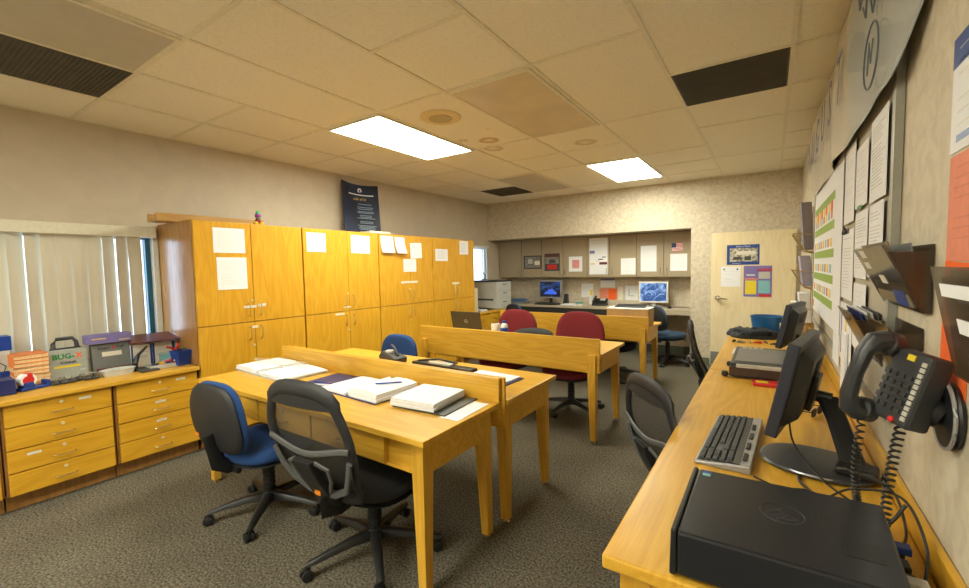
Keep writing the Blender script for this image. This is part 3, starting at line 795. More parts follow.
onr(1.99, 2.25, 1.30, 1.55, 'printed sheet in the middle column of the board', x=XBd-.008, lines=18, line_mat=M_ink)
onr(1.72, 1.97, 1.56, 1.83, 'glossy printed sheet at the top near corner of the board', x=XBd-.008, lines=18, line_mat=M_ink)
onr(1.74, 1.96, 1.31, 1.55, 'printed list under the glossy sheet at the near side of the board', x=XBd-.008, lines=16, line_mat=M_ink)
onr(1.98, 2.24, 1.03, 1.28, 'white sheet below the smoked pocket on the board', x=XBd-.008, lines=10)
b = onr(2.32, 2.44, .80, 1.06, 'stack of white leaflets leaning behind the monitor', x=XBd-.012, lines=4, t=.008)
# black clip
o = tag(MB().tube([(0, -.03, 0), (0, 0, .015), (0, .03, 0)], .008, 6).build('paper_clip', M_inkd, None, loc=(XBd-.014, 2.50, 1.49)), 'black bulldog clip on the sheets beside the planner', 'clip')

# banner in plastic
def banner():
    o = thing('paper_banner', 'long banner in glossy plastic reading AUGUST high on the right wall', 'banner', (XR-.028, 2.9, 1.85), rot=FACE_LEFT)
    # local X = towards camera (-y), Y up, Z into the room
    def zz(x): return .012+.010*math.sin(x*3.1)+.006*math.sin(x*11)
    xs = [-1.45 + 2.95*i/40 for i in range(41)]
    def prof(x):
        lo = .0 if x < 1.32 else (x-1.32)/.18*.12
        if x < -1.1: lo = (-1.1-x)/.35*.10
        return lo, .60
    def surf(off, t_, nm, mat):
        b = MB(); rings = []
        for x in xs:
            lo, hi = prof(x); z = zz(x)+off
            rings.append([(x, lo, z+.01*math.sin(x*7)), (x, (lo+hi)/2, z+.012), (x, hi, z-.008), (x, hi, z-.008+t_), (x, (lo+hi)/2, z+.012+t_), (x, lo, z+.01*math.sin(x*7)+t_)])
        b.loft(rings); return b.build(nm, mat, o, smooth=True)
    surf(0, .0015, 'print', M_banner); surf(.006, .0006, 'plastic_cover', M_film)
    MI = plain('banner_ink', (.09, .09, .19), .6)
    for i, ch in enumerate('AUGUST'):
        text('letter', ch, MI, o, -1.32+.345*i, .30, .30, z=.040, rot=-.05, shear=.15)
    MP = plain('pencil', (.12, .15, .18), .6)
    c = [(1.02, .20, .030)]
    b = MB(); b.tube([(1.17+.11*math.cos(t*PI/12), .12+.09*math.sin(t*PI/12), .038) for t in range(24)], .0025, 5, closed=True)
    b.tube([(1.00, .34, .038), (1.06, .28, .038), (1.08, .36, .038), (1.14, .30, .038), (1.18, .24, .038), (1.23, .29, .038)], .0025, 5)
    b.tube([(.92, .40, .038), (.96, .46, .038), (1.0, .39, .038), (.94, .36, .038), (.92, .40, .038)], .0025, 5)
    b.tube([(1.12, .08, .038), (1.14, .17, .038), (1.17, .10, .038), (1.20, .16, .038)], .002, 5)
    b.build('drawn_figure', MP, o)
    b = MB()
    for k, yy in enumerate((.36, .40, .44, .48)): b.box(1.40, 1.43, yy, yy+.02, .037, .038)
    b.build('small_marks', MP, o)
banner()

def pocket(name_label, y0, y1, z0, z1, dep, foot):
    o = thing('wall_pocket', name_label, 'wall pocket', (XW, (y0+y1)/2, z0), group='smoked acrylic wall pockets')
    h = (y1-y0)/2; H = z1-z0
    box('back_panel', M_smoke, o, -.004, -.001, -h, h, 0, H)
    MB().hexa([(-.012-foot, -h, 0), (-.016-foot, -h, 0), (-.016-foot, h, 0), (-.012-foot, h, 0)][::-1], [(-dep, -h, H), (-dep-.004, -h, H), (-dep-.004, h, H), (-dep, h, H)][::-1]).build('front_panel', M_smoke, o)
    for s in (-1, 1):
        MB().hexa([(-.005, s*h-.0015, 0), (-.012-foot, s*h-.0015, 0), (-.012-foot, s*h+.0015, 0), (-.005, s*h+.0015, 0)], [(-.005, s*h-.0015, H*.9), (-.012-(dep-.012)*.9, s*h-.0015, H*.9), (-.012-(dep-.012)*.9, s*h+.0015, H*.9), (-.005, s*h+.0015, H*.9)]).build('side_panel', M_smoke, o)
    MB().box(-.012-foot, -.005, -h, h, 0, .003).build('bottom', M_smoke, o)
    return o
def pocket_label(o, H, dep, foot, a, c_, e, f_, mm_):
    X = lambda z: -(.0165+foot+(dep-.012-foot)*z/H)
    MB().hexa([(X(e), a, e), (X(e)-.0008, a, e), (X(e)-.0008, c_, e), (X(e), c_, e)][::-1], [(X(f_), a, f_), (X(f_)-.0008, a, f_), (X(f_)-.0008, c_, f_), (X(f_), c_, f_)][::-1]).build('label_strip', mm_, o)
def folder(label, y0, y1, z0, h, x_b, x_t, mat, stickers=(), cat='folder', name='file_folder'):
    o = thing(name, label, cat, (XW, (y0+y1)/2, z0))
    hh = (y1-y0)/2
    MB().hexa([(x_b, -hh, 0), (x_b-.003, -hh, 0), (x_b-.003, hh, 0), (x_b, hh, 0)][::-1], [(x_t, -hh, h), (x_t-.003, -hh, h), (x_t-.003, hh, h), (x_t, hh, h)][::-1]).build('cover', mat, o)
    if stickers:
        for (a, c_, e, f_, mm_) in stickers:
            X = lambda z: x_b-.0036+(x_t-x_b)*z/h
            MB().hexa([(X(e), a, e), (X(e)-.0008, a, e), (X(e)-.0008, c_, e), (X(e), c_, e)][::-1], [(X(f_), a, f_), (X(f_)-.0008, a, f_), (X(f_)-.0008, c_, f_), (X(f_), c_, f_)][::-1]).build('sticker', mm_, o)
    return o
po = pocket('smoked acrylic wall pocket holding folders beside the board', 1.33, 1.73, 1.245, 1.40, .085, 0)
for q in ((.05, .12, .128, .148, M_paper2), (.07, .14, .098, .116, M_paper2), (-.03, .03, .060, .082, M_paper2)): pocket_label(po, .155, .085, 0, *q)
M_taupe = plain('folder_taupe', (.22, .18, .11), .5)
folder('taupe folder with white labels and a blue patch in the smoked pocket', 1.36, 1.70, 1.255, .155, -.022, -.072, M_taupe, ((.02, .07, .115, .135, M_paper2), (.10, .14, .10, .12, M_paper2), (-.02, .015, .05, .072, M_paper2), (-.14, -.03, .0, .035, M_blue_p)))
folder('thin grey folder behind the labelled one in the smoked pocket', 1.37, 1.69, 1.255, .15, -.008, -.030, M_case_d)
po = pocket('smoked acrylic wall pocket nearest, in front of the orange paper', .50, .90, 1.195, 1.355, .098, .055)
for q in ((-.10, .17, .118, .136, M_paper), (-.06, .13, .070, .090, M_paper)): pocket_label(po, .16, .098, .055, *q)
folder('dark folder with two white labels in the nearest smoked pocket', .53, .87, 1.20, .15, -.060, -.086, M_maroon if False else plain('folder_brown', (.06, .045, .03), .4), ((-.10, .155, .105, .125, M_paper), (-.08, .11, .06, .078, M_paper)))
pocket('low smoked acrylic wall pocket nearer, above the telephone', 1.385, 1.67, 1.06, 1.205, .06, 0)
pocket('low smoked acrylic wall pocket farther, holding thick magazines', 1.72, 2.06, 1.045, 1.20, .085, 0)
for k in range(4):
    folder(['front magazine in the low farther pocket, blue edge', 'second magazine in the low farther pocket, white pages', 'third magazine in the low farther pocket, grey', 'rear magazine in the low farther pocket, black'][k], 1.75, 2.03, 1.055, .15, -.010-.003*(3-k), -.022-.014*(3-k), [M_navy, M_paper, M_lgrey, M_inkd][k], cat='magazine', name='magazine')
# papers near camera
onr(1.115, 1.262, 1.10, 1.36, 'bright orange sheet hanging behind the nearest smoked pocket', mat=M_orange, x=XW-.0, group='papers right of the board', tilt=-.03)
onr(.98, 1.256, 1.362, 1.568, 'salmon pink sheet on the wall above the nearest smoked pocket', mat=M_pink, group='papers right of the board', lines=8, line_mat=plain('pink_ink', (.62, .2, .13), .7))
onr(.98, 1.262, 1.575, 1.80, 'white sheet with a blue header at the right edge of the photo', group='papers right of the board', marks=((.0, 1, .74, 1, M_pblue), (.12, .4, .08, .14, M_pblue)), lines=7)

# wire file rack in the back right corner
o = thing('wire_file_rack', 'tall wire file rack holding folders on the right wall near the door', 'rack', (XR-.001, 4.49, .84))
b = MB()
for y in (-.17, .17):
    b.tube([(-.006, y, -.02), (-.006, y, 1.0)], .004, 6)
for k in range(3):
    z = .0+.30*k
    for (dz, dx) in ((0, .07), (.14, .15)):
        b.tube([(-.006, -.17, z+dz), (-dx, -.17, z+dz+.02), (-dx, .17, z+dz+.02), (-.006, .17, z+dz)], .004, 6)
    for i in range(8):
        y = -.15+.3*i/7
        b.tube([(-.008, y, z), (-.07, y, z+.02), (-.15, y, z+.16)], .0025, 5)
b.build('wire_frame', M_brass, o, smooth=True)
for k, (mm_, h_, lb) in enumerate(((M_paper, .24, 'white leaflets in the lowest tier of the wire rack'), (plain('lilac_paper', (.38, .36, .48), .7), .25, 'violet edged papers in the middle tier of the wire rack'), (plain('mauve_grey', (.25, .22, .24), .7), .38, 'thick grey booklet in the top tier of the wire rack'))):
    tag(MB().hexa([(-.015, -.14, 0), (-.075, -.14, 0), (-.075, .14, 0), (-.015, .14, 0)][::-1], [(-.035, -.14, h_), (-.105, -.14, h_), (-.105, .14, h_), (-.035, .14, h_)][::-1]).build('paper_bundle', mm_, None, .002, loc=(XR-.001, 4.49, .868+.30*k)), lb, 'papers', 'papers in the wire rack')
tag(MB().box(-.05, 0, -.1, .1, 0, .26).build('binder', M_buff, None, .003, loc=(XR-.03, 4.82, KZ+.001)), 'buff binder standing on the desk below the wire rack', 'binder')
tag(MB().box(-.04, 0, -.1, .1, 0, .28).build('binder', M_paper, None, .003, loc=(XR-.10, 4.80, KZ+.001)), 'white binder standing on the desk below the wire rack', 'binder')

# light switch box / outlet near frame edge: wall phone
def wall_phone():
    o = thing('wall_telephone', 'black office telephone mounted on the right wall on a swivel plate', 'telephone', (XR-.002, 1.165, 1.065))
    # round wall plate
    MB().lathe([(.01, 0), (.062, 0), (.066, .006), (.060, .016), (.01, .020)], 28).build('wall_plate', M_black, o, smooth=True).rotation_euler = (0, -PI/2, 0)
    MB().tube([(-.0145+.0, .064*math.cos(t*PI/14), .064*math.sin(t*PI/14)) for t in range(28)], .0035, 6, closed=True).build('plate_rim', M_silver, o, smooth=True)
    MB().cyl((-.015, 0, 0), (-.045, .01, .015), .030, .036, 18).build('swivel', M_black, o, smooth=True)
    # body: local frame, face normal towards (-x,-y) and a bit up
    c = Vector((-.080, -.004, .048))
    nrm = Vector((-.86, -.47, .24)).normalized(); up = Vector((.03, -.09, 1)); up = (up - nrm*up.dot(nrm)).normalized(); rt = up.cross(nrm).normalized()
    T = Matrix.Identity(4)
    for i in range(3): T[i][0] = rt[i]; T[i][1] = up[i]; T[i][2] = nrm[i]; T[i][3] = c[i]
    W_, H_, D_ = .088, .150, .046
    b = TB(T); b.box(-W_/2, W_/2, -H_/2, H_/2, -D_, 0)
    body = b.build('body', M_black2, o, .008)
    b = TB(T)
    for i in range(4):
        for j in range(5): b.box(-.040+.017*i, -.040+.017*i+.012, -.050+.017*j, -.050+.017*j+.010, .0, .004)
    b.build('keypad', M_char, body, .001)
    b = TB(T)
    for j in range(11): b.box(.030, .040, -.060+.0112*j, -.060+.0112*j+.0085, 0, .003)
    b.build('memory_keys', M_lgrey, body, .0008)
    TB(T).box(-.005, .012, .056, .068, 0, .0015).build('yellow_sticker', M_yel, body)
    TB(T).lathe([(.001, 0), (.006, 0), (.006, .004), (.001, .006)], 12, (.012, -.066, 0)).build('message_lamp', M_red, body, smooth=True)
    # handset: an arch on the left side of the face
    hx = -.052
    pts = [(hx, .078, .012), (hx, .072, .032), (hx, .048, .044), (hx, 0, .047), (hx, -.048, .044), (hx, -.072, .032), (hx, -.078, .012)]
    b = TB(T); b.tube(pts, [.024, .022, .016, .0145, .016, .022, .024], 10, sx=1.0, sy=1.0, up=(1, 0, 0))
    for yy in (.074, -.074): b.lathe([(.005, -.012), (.025, -.010), (.026, .010), (.015, .022), (.004, .024)], 16, (hx, yy, 0))
    b.build('handset', plain('handset_grey', (.026, .029, .034), .38), o, smooth=True)
    # coiled cord
    P = lambda x, y, z: T @ Vector((x, y, z))
    a = P(hx, -.095, 0); e = Vector((-.10, .14, -.30)); mdl = Vector((-.14, .10, -.26))
    pts = []; N = 260
    for i in range(N):
        s = i/(N-1); p = a*(1-s)**2+2*mdl*s*(1-s)+e*s*s
        ang = s*2*PI*26
        pts.append(p+Vector((math.cos(ang)*.007, math.sin(ang)*.007, 0)))
    MB().tube(pts, .0022, 5).build('coiled_cord', M_black, o, smooth=True)
    a = P(.02, -.075, -.015); e = Vector((-.075, .09, -.325)); mdl = (a+e)/2+Vector((-.01, .01, 0)); pts = []
    for i in range(220):
        s = i/219; p = a*(1-s)**2+2*mdl*s*(1-s)+e*s*s; ang = s*2*PI*20
        pts.append(p+Vector((math.cos(ang)*.008, math.sin(ang)*.008, 0)))
    MB().tube(pts, .0026, 5).build('coiled_line_cord', M_black, o, smooth=True)
wall_phone()

# ------------------------------------------------------------ office chairs
def bez(p0, p1, p2, n=8):
    p0, p1, p2 = map(Vector, (p0, p1, p2))
    return [p0*(1-t)**2+2*p1*t*(1-t)+p2*t*t for t in [i/n for i in range(n+1)]]
def chair_base(o, rot0, z_seat, R=.29, mat=M_black):
    b = MB()
    b.lathe([(.02, .065), (.042, .068), (.046, .10), (.036, .125), (.02, .13)], 20)
    for k in range(5):
        a = rot0+k*2*PI/5; c, s = math.cos(a), math.sin(a)
        def P(r, wv, z): return (c*r-s*wv, s*r+c*wv, z)
        rings = []
        for (r, w_, zt, zb) in ((.03, .028, .122, .075), (.12, .023, .112, .078), (.22, .019, .095, .070), (R, .016, .078, .060), (R+.012, .010, .074, .062)):
            rings.append([P(r, -w_, zb), P(r, w_, zb), P(r, w_*.8, zt-.006), P(r, w_*.4, zt), P(r, -w_*.4, zt), P(r, -w_*.8, zt-.006)])
        b.loft(rings)
    base = b.build('star_base', mat, o, smooth=True, ang=50)
    rr = random.Random(int(rot0*100)+3)
    for k in range(5):
        a = rot0+k*2*PI/5; cx, cy = math.cos(a)*R, math.sin(a)*R; q = rr.uniform(0, PI)
        T = Matrix.Translation((cx, cy, 0)) @ Matrix.Rotation(q, 4, 'Z')
        w_ = TB(T)
        w_.cyl((0, 0, .04), (0, 0, .066), .006, n=8)
        for sx in (-1, 1):
            w_.tube([(sx*.006, .012, .0255), (sx*.010, .012, .0255), (sx*.022, .012, .0255), (sx*.026, .012, .0255)], [.0235, .0255, .0245, .016], 16)
        w_.hexa([(-.006, -.008, .02), (.006, -.008, .02), (.006, .03, .02), (-.006, .03, .02)], [(-.006, -.006, .052), (.006, -.006, .052), (.006, .016, .052), (-.006, .016, .052)])
        w_.build('caster', mat, base, smooth=True)
    g_ = MB(); g_.cyl((0, 0, .125), (0, 0, z_seat-.14), .030, .028, 16)
    for i in range(6): g_.cyl((0, 0, .135+i*.028), (0, 0, .150+i*.028), .034, .034, 16)
    g_.cyl((0, 0, z_seat-.14), (0, 0, z_seat-.075), .016, n=12)
    g_.build('gas_lift', mat, o, smooth=True)
    m_ = MB(); m_.box(-.07, .07, -.13, .10, z_seat-.085, z_seat-.045)
    m_.build('mechanism', mat, o, .01)
    l = MB(); l.tube([(.06, .03, z_seat-.07), (.16, .05, z_seat-.075), (.23, .06, z_seat-.085)], [.006, .006, .010], 8)
    l.tube([(-.06, -.03, z_seat-.07), (-.15, -.03, z_seat-.085), (-.20, -.02, z_seat-.10)], [.006, .006, .012], 8)
    l.build('lever', mat, o, smooth=True)

def task_chair(name, label, fab, back_fab, shell, base_rot, loc, rz, sw=.47, bw=.42, bh=.40, zs=.46, zb=.50, recline=.14, group='padded office chairs', cover=None):
    """faces +Y; backrest at -Y"""
    o = thing(name, label, 'office chair', loc, rz, group)
    chair_base(o, base_rot, zs)
    MB().cushion(sw, .45, .085, 3.0, .32, fn=lambda x, y, z: (x, y, z+zs-.042+(.012*(x/.23)**2 if z > 0 else 0)-(.03*max(0, (y-.12)/.1)**2 if y > .12 else 0)), nr=10).build('seat', fab, o, smooth=True, ang=60)
    MB().cushion(sw*.96, .43, .03, 3.0, .5, fn=lambda x, y, z: (x, y, z+zs-.085-(.03*max(0, (y-.12)/.1)**2 if y > .12 else 0)), nr=6).build('seat_shell', shell, o, smooth=True, ang=60)
    # backrest lies in X (width) and Z (height)
    def shp(x, y):
        v = y/bh
        return x*(1-.34*max(0, v-.05)-.06*max(0, -v-.2)), y
    def place(off, th):
        def fn(x, y, z):
            X = x; Z = zb+bh/2+y
            Yc = -.225 - recline*(y+bh/2) + .35*x*x - .05*math.cos(y/bh*PI)*.4
            return (X, Yc+off+z*th, Z)
        return fn
    MB().cushion(bw, bh, .055, 3.3, .35, fn=place(.0, 1), shape=shp, nr=10).build('backrest', back_fab, o, smooth=True, ang=60)
    MB().cushion(bw*.97, bh*.97, .035, 3.3, .35, fn=place(-.028, 1), shape=shp, nr=8).build('backrest_shell', shell, o, smooth=True, ang=60)
    if shell is M_shell:
        p0 = place(-.0475, 1)(-.145, -.10, 0)
        box('orange_label', bpy.data.materials['orange_tag'], o, p0[0]-.014, p0[0]+.014, p0[1]-.004, p0[1]+.006, p0[2]-.008, p0[2]+.008)
    q = MB(); q.tube([(0, -.08, zs-.075), (0, -.22, zs-.085), (0, -.275, zs-.05), (0, -.295, zs+.04), (0, -.30-recline*.1, zb+.12)], [.022, .022, .022, .020, .020], 8, sx=1.8, sy=.6, up=(1, 0, 0))
    q.tube([(-.0, -.2, zs-.11), (.05, -.2, zs-.11)], .014, 10)
    q.build('back_support', M_black, o, smooth=True)
    return o
def mesh_chair(label, base_rot, loc, rz, recline=.30, zs=.44, bz=.45, H=.56, group='black mesh office chairs'):
    o = thing('mesh_chair', label, 'office chair', loc, rz, group)
    chair_base(o, base_rot, zs, R=.31)
    MB().cushion(.49, .46, .075, 3.0, .32, fn=lambda x, y, z: (x, y+.02, z+zs-.035-(.03*max(0, (y-.12)/.1)**2 if y > .12 else 0)), nr=10).build('seat', M_blk_f, o, smooth=True, ang=60)
    MB().cushion(.47, .44, .03, 3.0, .5, fn=lambda x, y, z: (x, y+.02, z+zs-.078), nr=6).build('seat_shell', M_black, o, smooth=True, ang=60)
    z0 = bz
    def P(x, v, off=0):   # v 0..1 up the back
        y = -.24 - recline*v*H*.95 - .05*math.sin(PI*v) + .55*x*x + off
        return Vector((x, y, z0+v*H))
    def width(v):         # half width profile: waist narrow, wide shoulder, rounded top
        return (.16+.09*math.sin(min(1, v/.62)*PI/2) - .09*max(0, (v-.60)/.40)**1.5)*.89
    out = []
    for i in range(11):
        v = .02+.82*i/10; out.append(P(width(v), v))
    top = [P(width(.84)*math.cos(t)**.8 if math.cos(t) > 0 else -width(.84)*abs(math.cos(t))**.8, .84+.16*math.sin(t)) for t in [PI*k/10 for k in range(1, 10)]]
    left = [P(-q.x, 0) for q in []]
    pts = out+top+[Vector((-q.x, q.y, q.z)) for q in out[::-1]]
    bot = [P(x, .0) for x in (-.09, 0, .09)]
    pts = pts+bot
    rad = [.020]*len(out)+[.026]*len(top)+[.020]*len(out)+[.020]*3
    MB().tube(pts, rad, 10, closed=True, sx=1.25, sy=.55, up=(0, -1, .15)).build('back_frame', M_shell, o, smooth=True, ang=70)
    # mesh panel
    b = MB(); rows = []
    for i in range(15):
        v = .04+.93*i/14; hw = width(min(v, .84))*(1 if v < .84 else math.sqrt(max(.05, 1-((v-.84)/.165)**2)))*.97
        rows.append([P(hw*(2*k/8-1), v, .012) for k in range(9)]+[P(hw*(2*k/8-1), v, .0105) for k in range(8, -1, -1)])
    b.loft(rows); b.build('mesh_panel', M_mesh, o, smooth=True)
    # padded band at the head of the back
    b = MB(); rows = []
    for i in range(6):
        v = .85+.14*i/5; hw = width(.84)*math.sqrt(max(.05, 1-((v-.84)/.165)**2))*.97
        rows.append([P(hw*(2*k/8-1), v, -.010) for k in range(9)]+[P(hw*(2*k/8-1), v, .010) for k in range(8, -1, -1)])
    b.loft(rows); b.build('top_band', M_shell, o, smooth=True)
    # lumbar cross band and lower wings
    b = MB()
    b.tube([P(x, .52-.07*math.cos(x/.22*PI/2)**2+.02, -.016) for x in [-.225+.45*k/12 for k in range(13)]], .013, 8, sx=1.0, sy=.6, up=(0, -1, 0))
    b.build('lumbar_band', M_lumbar, o, smooth=True)
    b = MB()
    for s in (-1, 1):
        b.tube([P(s*.215, .44, -.02), P(s*.19, .30, -.03), P(s*.15, .16, -.035), P(s*.07, .08, -.035), P(0, .09, -.035)], [.014, .014, .015, .017, .017], 8, sx=1.0, sy=.6, up=(0, -1, 0))
        b.tube([P(s*.05, .10, -.035), P(s*.10, .24, -.035), P(s*.11, .36, -.03), P(s*.055, .41, -.03)], .010, 8, sx=1.0, sy=.6, up=(0, -1, 0))
    b.build('lumbar_wings', M_lumbar, o, smooth=True)
    b = MB()
    b.loft([[P(-.055, v, -.022), P(.055, v, -.022), P(.05, v, -.052), P(-.05, v, -.052)] for v in (-.05, .08, .20, .32, .42)])
    b.build('spine', M_black, o, .006)
    q0 = P(0, .10, -.053); 
    MB().box(-.016, .016, -.0015, 0, -.012, .012).build('orange_label', plain('orange_tag', (.65, .20, .01), .5) if 'orange_tag' not in bpy.data.materials else bpy.data.materials['orange_tag'], o, loc=(q0.x, q0.y-.001, q0.z))
    b = MB(); b.tube([(0, -.08, zs-.075), (0, -.20, zs-.085), (0, -.285, zs-.06), P(0, .0, -.038)], [.024, .024, .024, .022], 8, sx=1.8, sy=.6, up=(1, 0, 0))
    b.build('back_support', M_black, o, smooth=True)
    return o
# chair placements
mesh_chair('black mesh chair with grey lumbar loops at the nearest table, closest chair to the viewer', 1.75, (-1.575, 1.36, 0), math.radians(6), .34, zs=.42, bz=.40, H=.51)
mesh_chair('black mesh chair turned to the right hand desk, the nearer of the two there', .4, (-.185, 2.19, 0), math.radians(-50), .26, zs=.42, bz=.37, H=.47)
mesh_chair('black mesh chair at the far end of the right hand desk near the door', 1.0, (-.17, 3.95, 0), math.radians(-84), .34, zs=.42, bz=.40, H=.47)
task_chair('task_chair', 'blue seated office chair with black backrest at the nearest table, left one', M_blue_f, M_blue_f, M_shell, -.95, (-2.36, 1.28, 0), math.radians(6), bw=.42, bh=.38, zb=.435, zs=.44, recline=.12)
task_chair('task_chair', 'royal blue office chair pushed in at the back of the second table', M_blue_f, M_blue_f, M_blue_f, .2, (-2.74, 2.44, 0), PI, zb=.44, bh=.35)
task_chair('task_chair', 'burgundy office chair at the middle table, right one', M_red_f, M_red_f, M_blk_f, -1.15, (-1.55, 3.76, 0), PI+.02, bw=.50, bh=.45, sw=.52, zb=.47, zs=.44, recline=.06)
task_chair('task_chair', 'burgundy office chair at the middle table, left one behind the mug', M_red_f, M_red_f, M_blk_f, .5, (-2.30, 3.80, 0), PI-.06, bw=.50, bh=.45, sw=.52, zb=.46, zs=.44, recline=.06)
task_chair('task_chair', 'dark navy office chair tucked under the rear table', M_navy_f, M_navy_f, M_blk_f, 2.0, (-1.55, 5.18, 0), PI+.1, bh=.30, zb=.45)
task_chair('task_chair', 'slate blue office chair under the blue screen at the back counter', M_blue_d, M_blue_d, M_blk_f, .1, (-1.16, 6.24, 0), math.radians(-28), sw=.40, bw=.38, bh=.34, zs=.44, zb=.48)
task_chair('task_chair', 'slate blue office chair in the back corner beside the printer', M_blue_d, M_blue_d, M_blk_f, .1, (-3.22, 6.02, 0), math.radians(-20), sw=.40, bw=.38, bh=.34, zs=.44, zb=.46)

# ------------------------------------------------------------ things on the countertop under the window
zc = CT+.001
def carrying_case(loc, rz, w_, h_, d_, mat, label, deco):
    o = thing('tool_case', label, 'case', loc, rz)   # local X = along wall (+y world), front faces -Y local
    T = Matrix.Rotation(-.12, 4, 'X')
    b = TB(T); b.box(-w_/2, w_/2, -d_/2, d_/2, .0, h_); body = b.build('shell', mat, o, .008)
    TB(T).box(-w_/2-.001, w_/2+.001, -.003, .003, .0, h_+.001).build('seam', M_char, body)
    deco(o, T)
    return o
def deco_bug(o, T):
    b = TB(T)
    b.tube([(-.060, 0, .205), (-.058, 0, .245), (-.040, 0, .272), (.040, 0, .272), (.058, 0, .245), (.060, 0, .205)], [.014, .012, .012, .012, .012, .014], 8)
    b.box(-.075, .075, -.018, .018, .196, .212)
    b.build('carry_handle', M_char, o, smooth=True)
    f = -.0315
    for s, mm_, x in (('BUG-', M_dgreen, -.022), ('X', M_orange, .056)):
        t = text('lettering', s, mm_, o, x, 0, .048, bold=.0015); t.matrix_local = T @ Matrix.Translation((x, f, .150)) @ Matrix.Rotation(PI/2, 4, 'X')
    t = text('lettering', 'SCANNER', M_inkd, o, 0, 0, .018, bold=.0008); t.matrix_local = T @ Matrix.Translation((0, f, .108)) @ Matrix.Rotation(PI/2, 4, 'X')
    TB(T).box(-.070, .060, f-.0008, f, .076, .090).build('yellow_stripe', M_yel, o)
    TB(T).box(.055, .085, f-.0008, f, .045, .055).build('small_logo', M_ink, o)
carrying_case((-3.96, .81, zc), PI/2+.03, .205, .200, .060, M_case, 'grey tool case lettered BUG-X with a black carry handle', deco_bug)
def deco_tuff(o, T):
    f = -.0355
    for s, mm_, x, z, sz in (('Smart', M_inkd, -.045, .170, .026), ('X', M_red, .010, .172, .030), ('Tuff', M_inkd, .048, .172, .026), ('Charger', M_red, 0, .128, .030)):
        t = text('lettering', s, mm_, o, x, 0, sz, bold=.001); t.matrix_local = T @ Matrix.Translation((x, f, z)) @ Matrix.Rotation(PI/2, 4, 'X')
    TB(T).box(-.055, .055, f-.0006, f, .112, .144).build('badge', M_paper2, o)
    TB(T).box(-.095, .095, f-.004, f, .0, .030).build('red_base_strip', M_maroon, o)
carrying_case((-3.97, 1.045, zc), PI/2-.03, .215, .205, .068, M_case_d, 'dark grey battery charger case with red badge under a violet box', deco_tuff)
o = thing('flat_box', 'long violet printed box lying on the dark charger case', 'box', (-3.99, 1.035, zc+.213), PI/2-.03)
box('carton', M_purple, o, -.125, .125, -.06, .055, 0, .060, bevel=.002)
b = MB(); b.box(-.10, -.02, -.0612, -.0602, .030, .038); b.box(.05, .11, -.0612, -.0602, .012, .020); b.build('printed_lines', M_gold, o)
# book stack with orange covers
for i in range(8):
    o = thing('workbook', ['bottom orange covered workbook of the stack left of the grey case', 'second orange workbook from the bottom of the stack', 'third workbook from the bottom of the orange stack', 'fourth workbook from the bottom of the orange stack', 'fifth workbook from the bottom of the orange stack', 'sixth workbook from the bottom of the orange stack', 'seventh workbook from the bottom, just under the top one', 'top orange workbook of the stack left of the grey case'][i], 'book', (-3.98+random.uniform(-.008, .008), (.630 if i < 9 else 0)+random.uniform(-.006, .006), zc+i*.0255), PI/2+random.uniform(-.05, .05), 'stack of orange workbooks')
    box('pages', M_buff, o, -.078, .078, -.098, .10, .003, .0225)
    b = MB(); b.box(-.08, .08, -.10, .102, 0, .003); b.box(-.08, .08, -.10, .102, .0225, .0253); b.box(-.08, -.077, -.10, .102, .003, .0225)
    b.build('cover', M_orangebook if i in (3, 5, 6, 7, 0) else M_buff, o)
# blue tape dispenser
o = thing('tape_dispenser', 'blue tape dispenser with a red and white tape roll on the left countertop', 'tape dispenser', (-3.80, .612, zc), PI/2+.3)
b = MB(); b.box(-.07, .075, -.032, .032, 0, .018); b.loft([[(-.06, -.032, .018), (.0, -.032, .018), (.0, .032, .018), (-.06, .032, .018)], [(-.05, -.032, .05), (-.01, -.032, .05), (-.01, .032, .05), (-.05, .032, .05)]])
b.box(.055, .073, -.032, .032, .018, .045); b.build('body', M_blue_p, o, .004)
MB().tube([(-.028, -.022, .062), (-.028, .022, .062)], .040, 24).build('tape_roll', M_paper, o, smooth=True)
MB().tube([(-.028, -.0225, .062), (-.028, .0225, .062)], .028, 24).build('roll_core', M_red, o, smooth=True)
box('red_band', M_red, o, -.036, -.004, -.0235, .0235, .055, .104, bevel=.006)
# blue boxes at left edge
tag(box('blue_carton', M_blue_p, None, -4.13, -4.02, .40, .56, zc, zc+.10, bevel=.003), 'blue carton at the left edge below the white carton', 'box')
tag(box('white_carton', M_lgrey, None, -4.13, -4.02, .40, .56, zc+.101, zc+.23, bevel=.003), 'white carton stacked between two blue cartons at the left edge', 'box')
tag(box('blue_carton', M_blue_p, None, -4.14, -4.02, .38, .57, zc+.231, zc+.32, bevel=.003), 'blue carton topmost of the pile at the left edge', 'box')
tag(box('parts_bin', M_navy, None, -3.86, -3.72, .40, .53, zc, zc+.09, bevel=.003), 'dark blue parts bin on the countertop at the left edge of the photo', 'bin')
# timing light with cable
o = thing('work_light', 'black hand lamp with a bright blue glowing strip and looping cable', 'lamp', (-3.93, .47, zc))
b = MB(); b.tube([(0, -.07, .05), (0, -.01, .06), (0, .03, .065)], [.018, .02, .012], 10); b.tube([(0, 0, .05), (.01, .0, .0)], .012, 8); b.tube([(-.03, -.03, .008), (.04, .01, .008)], .008, 8); b.build('body', M_black, o, smooth=True)
MB().tube([(.014, -.055, .066), (.014, .012, .072)], .006, 8).build('glowing_tube', emis('blue_tube', (.05, .45, 1.0), 1.6), o, smooth=True)
MB().tube([(0, .03, .06), (-.03, .06, .14), (-.05, .0, .20), (-.04, -.08, .16), (-.03, -.12, .05)], .003, 6).build('cable', M_black, o, smooth=True)
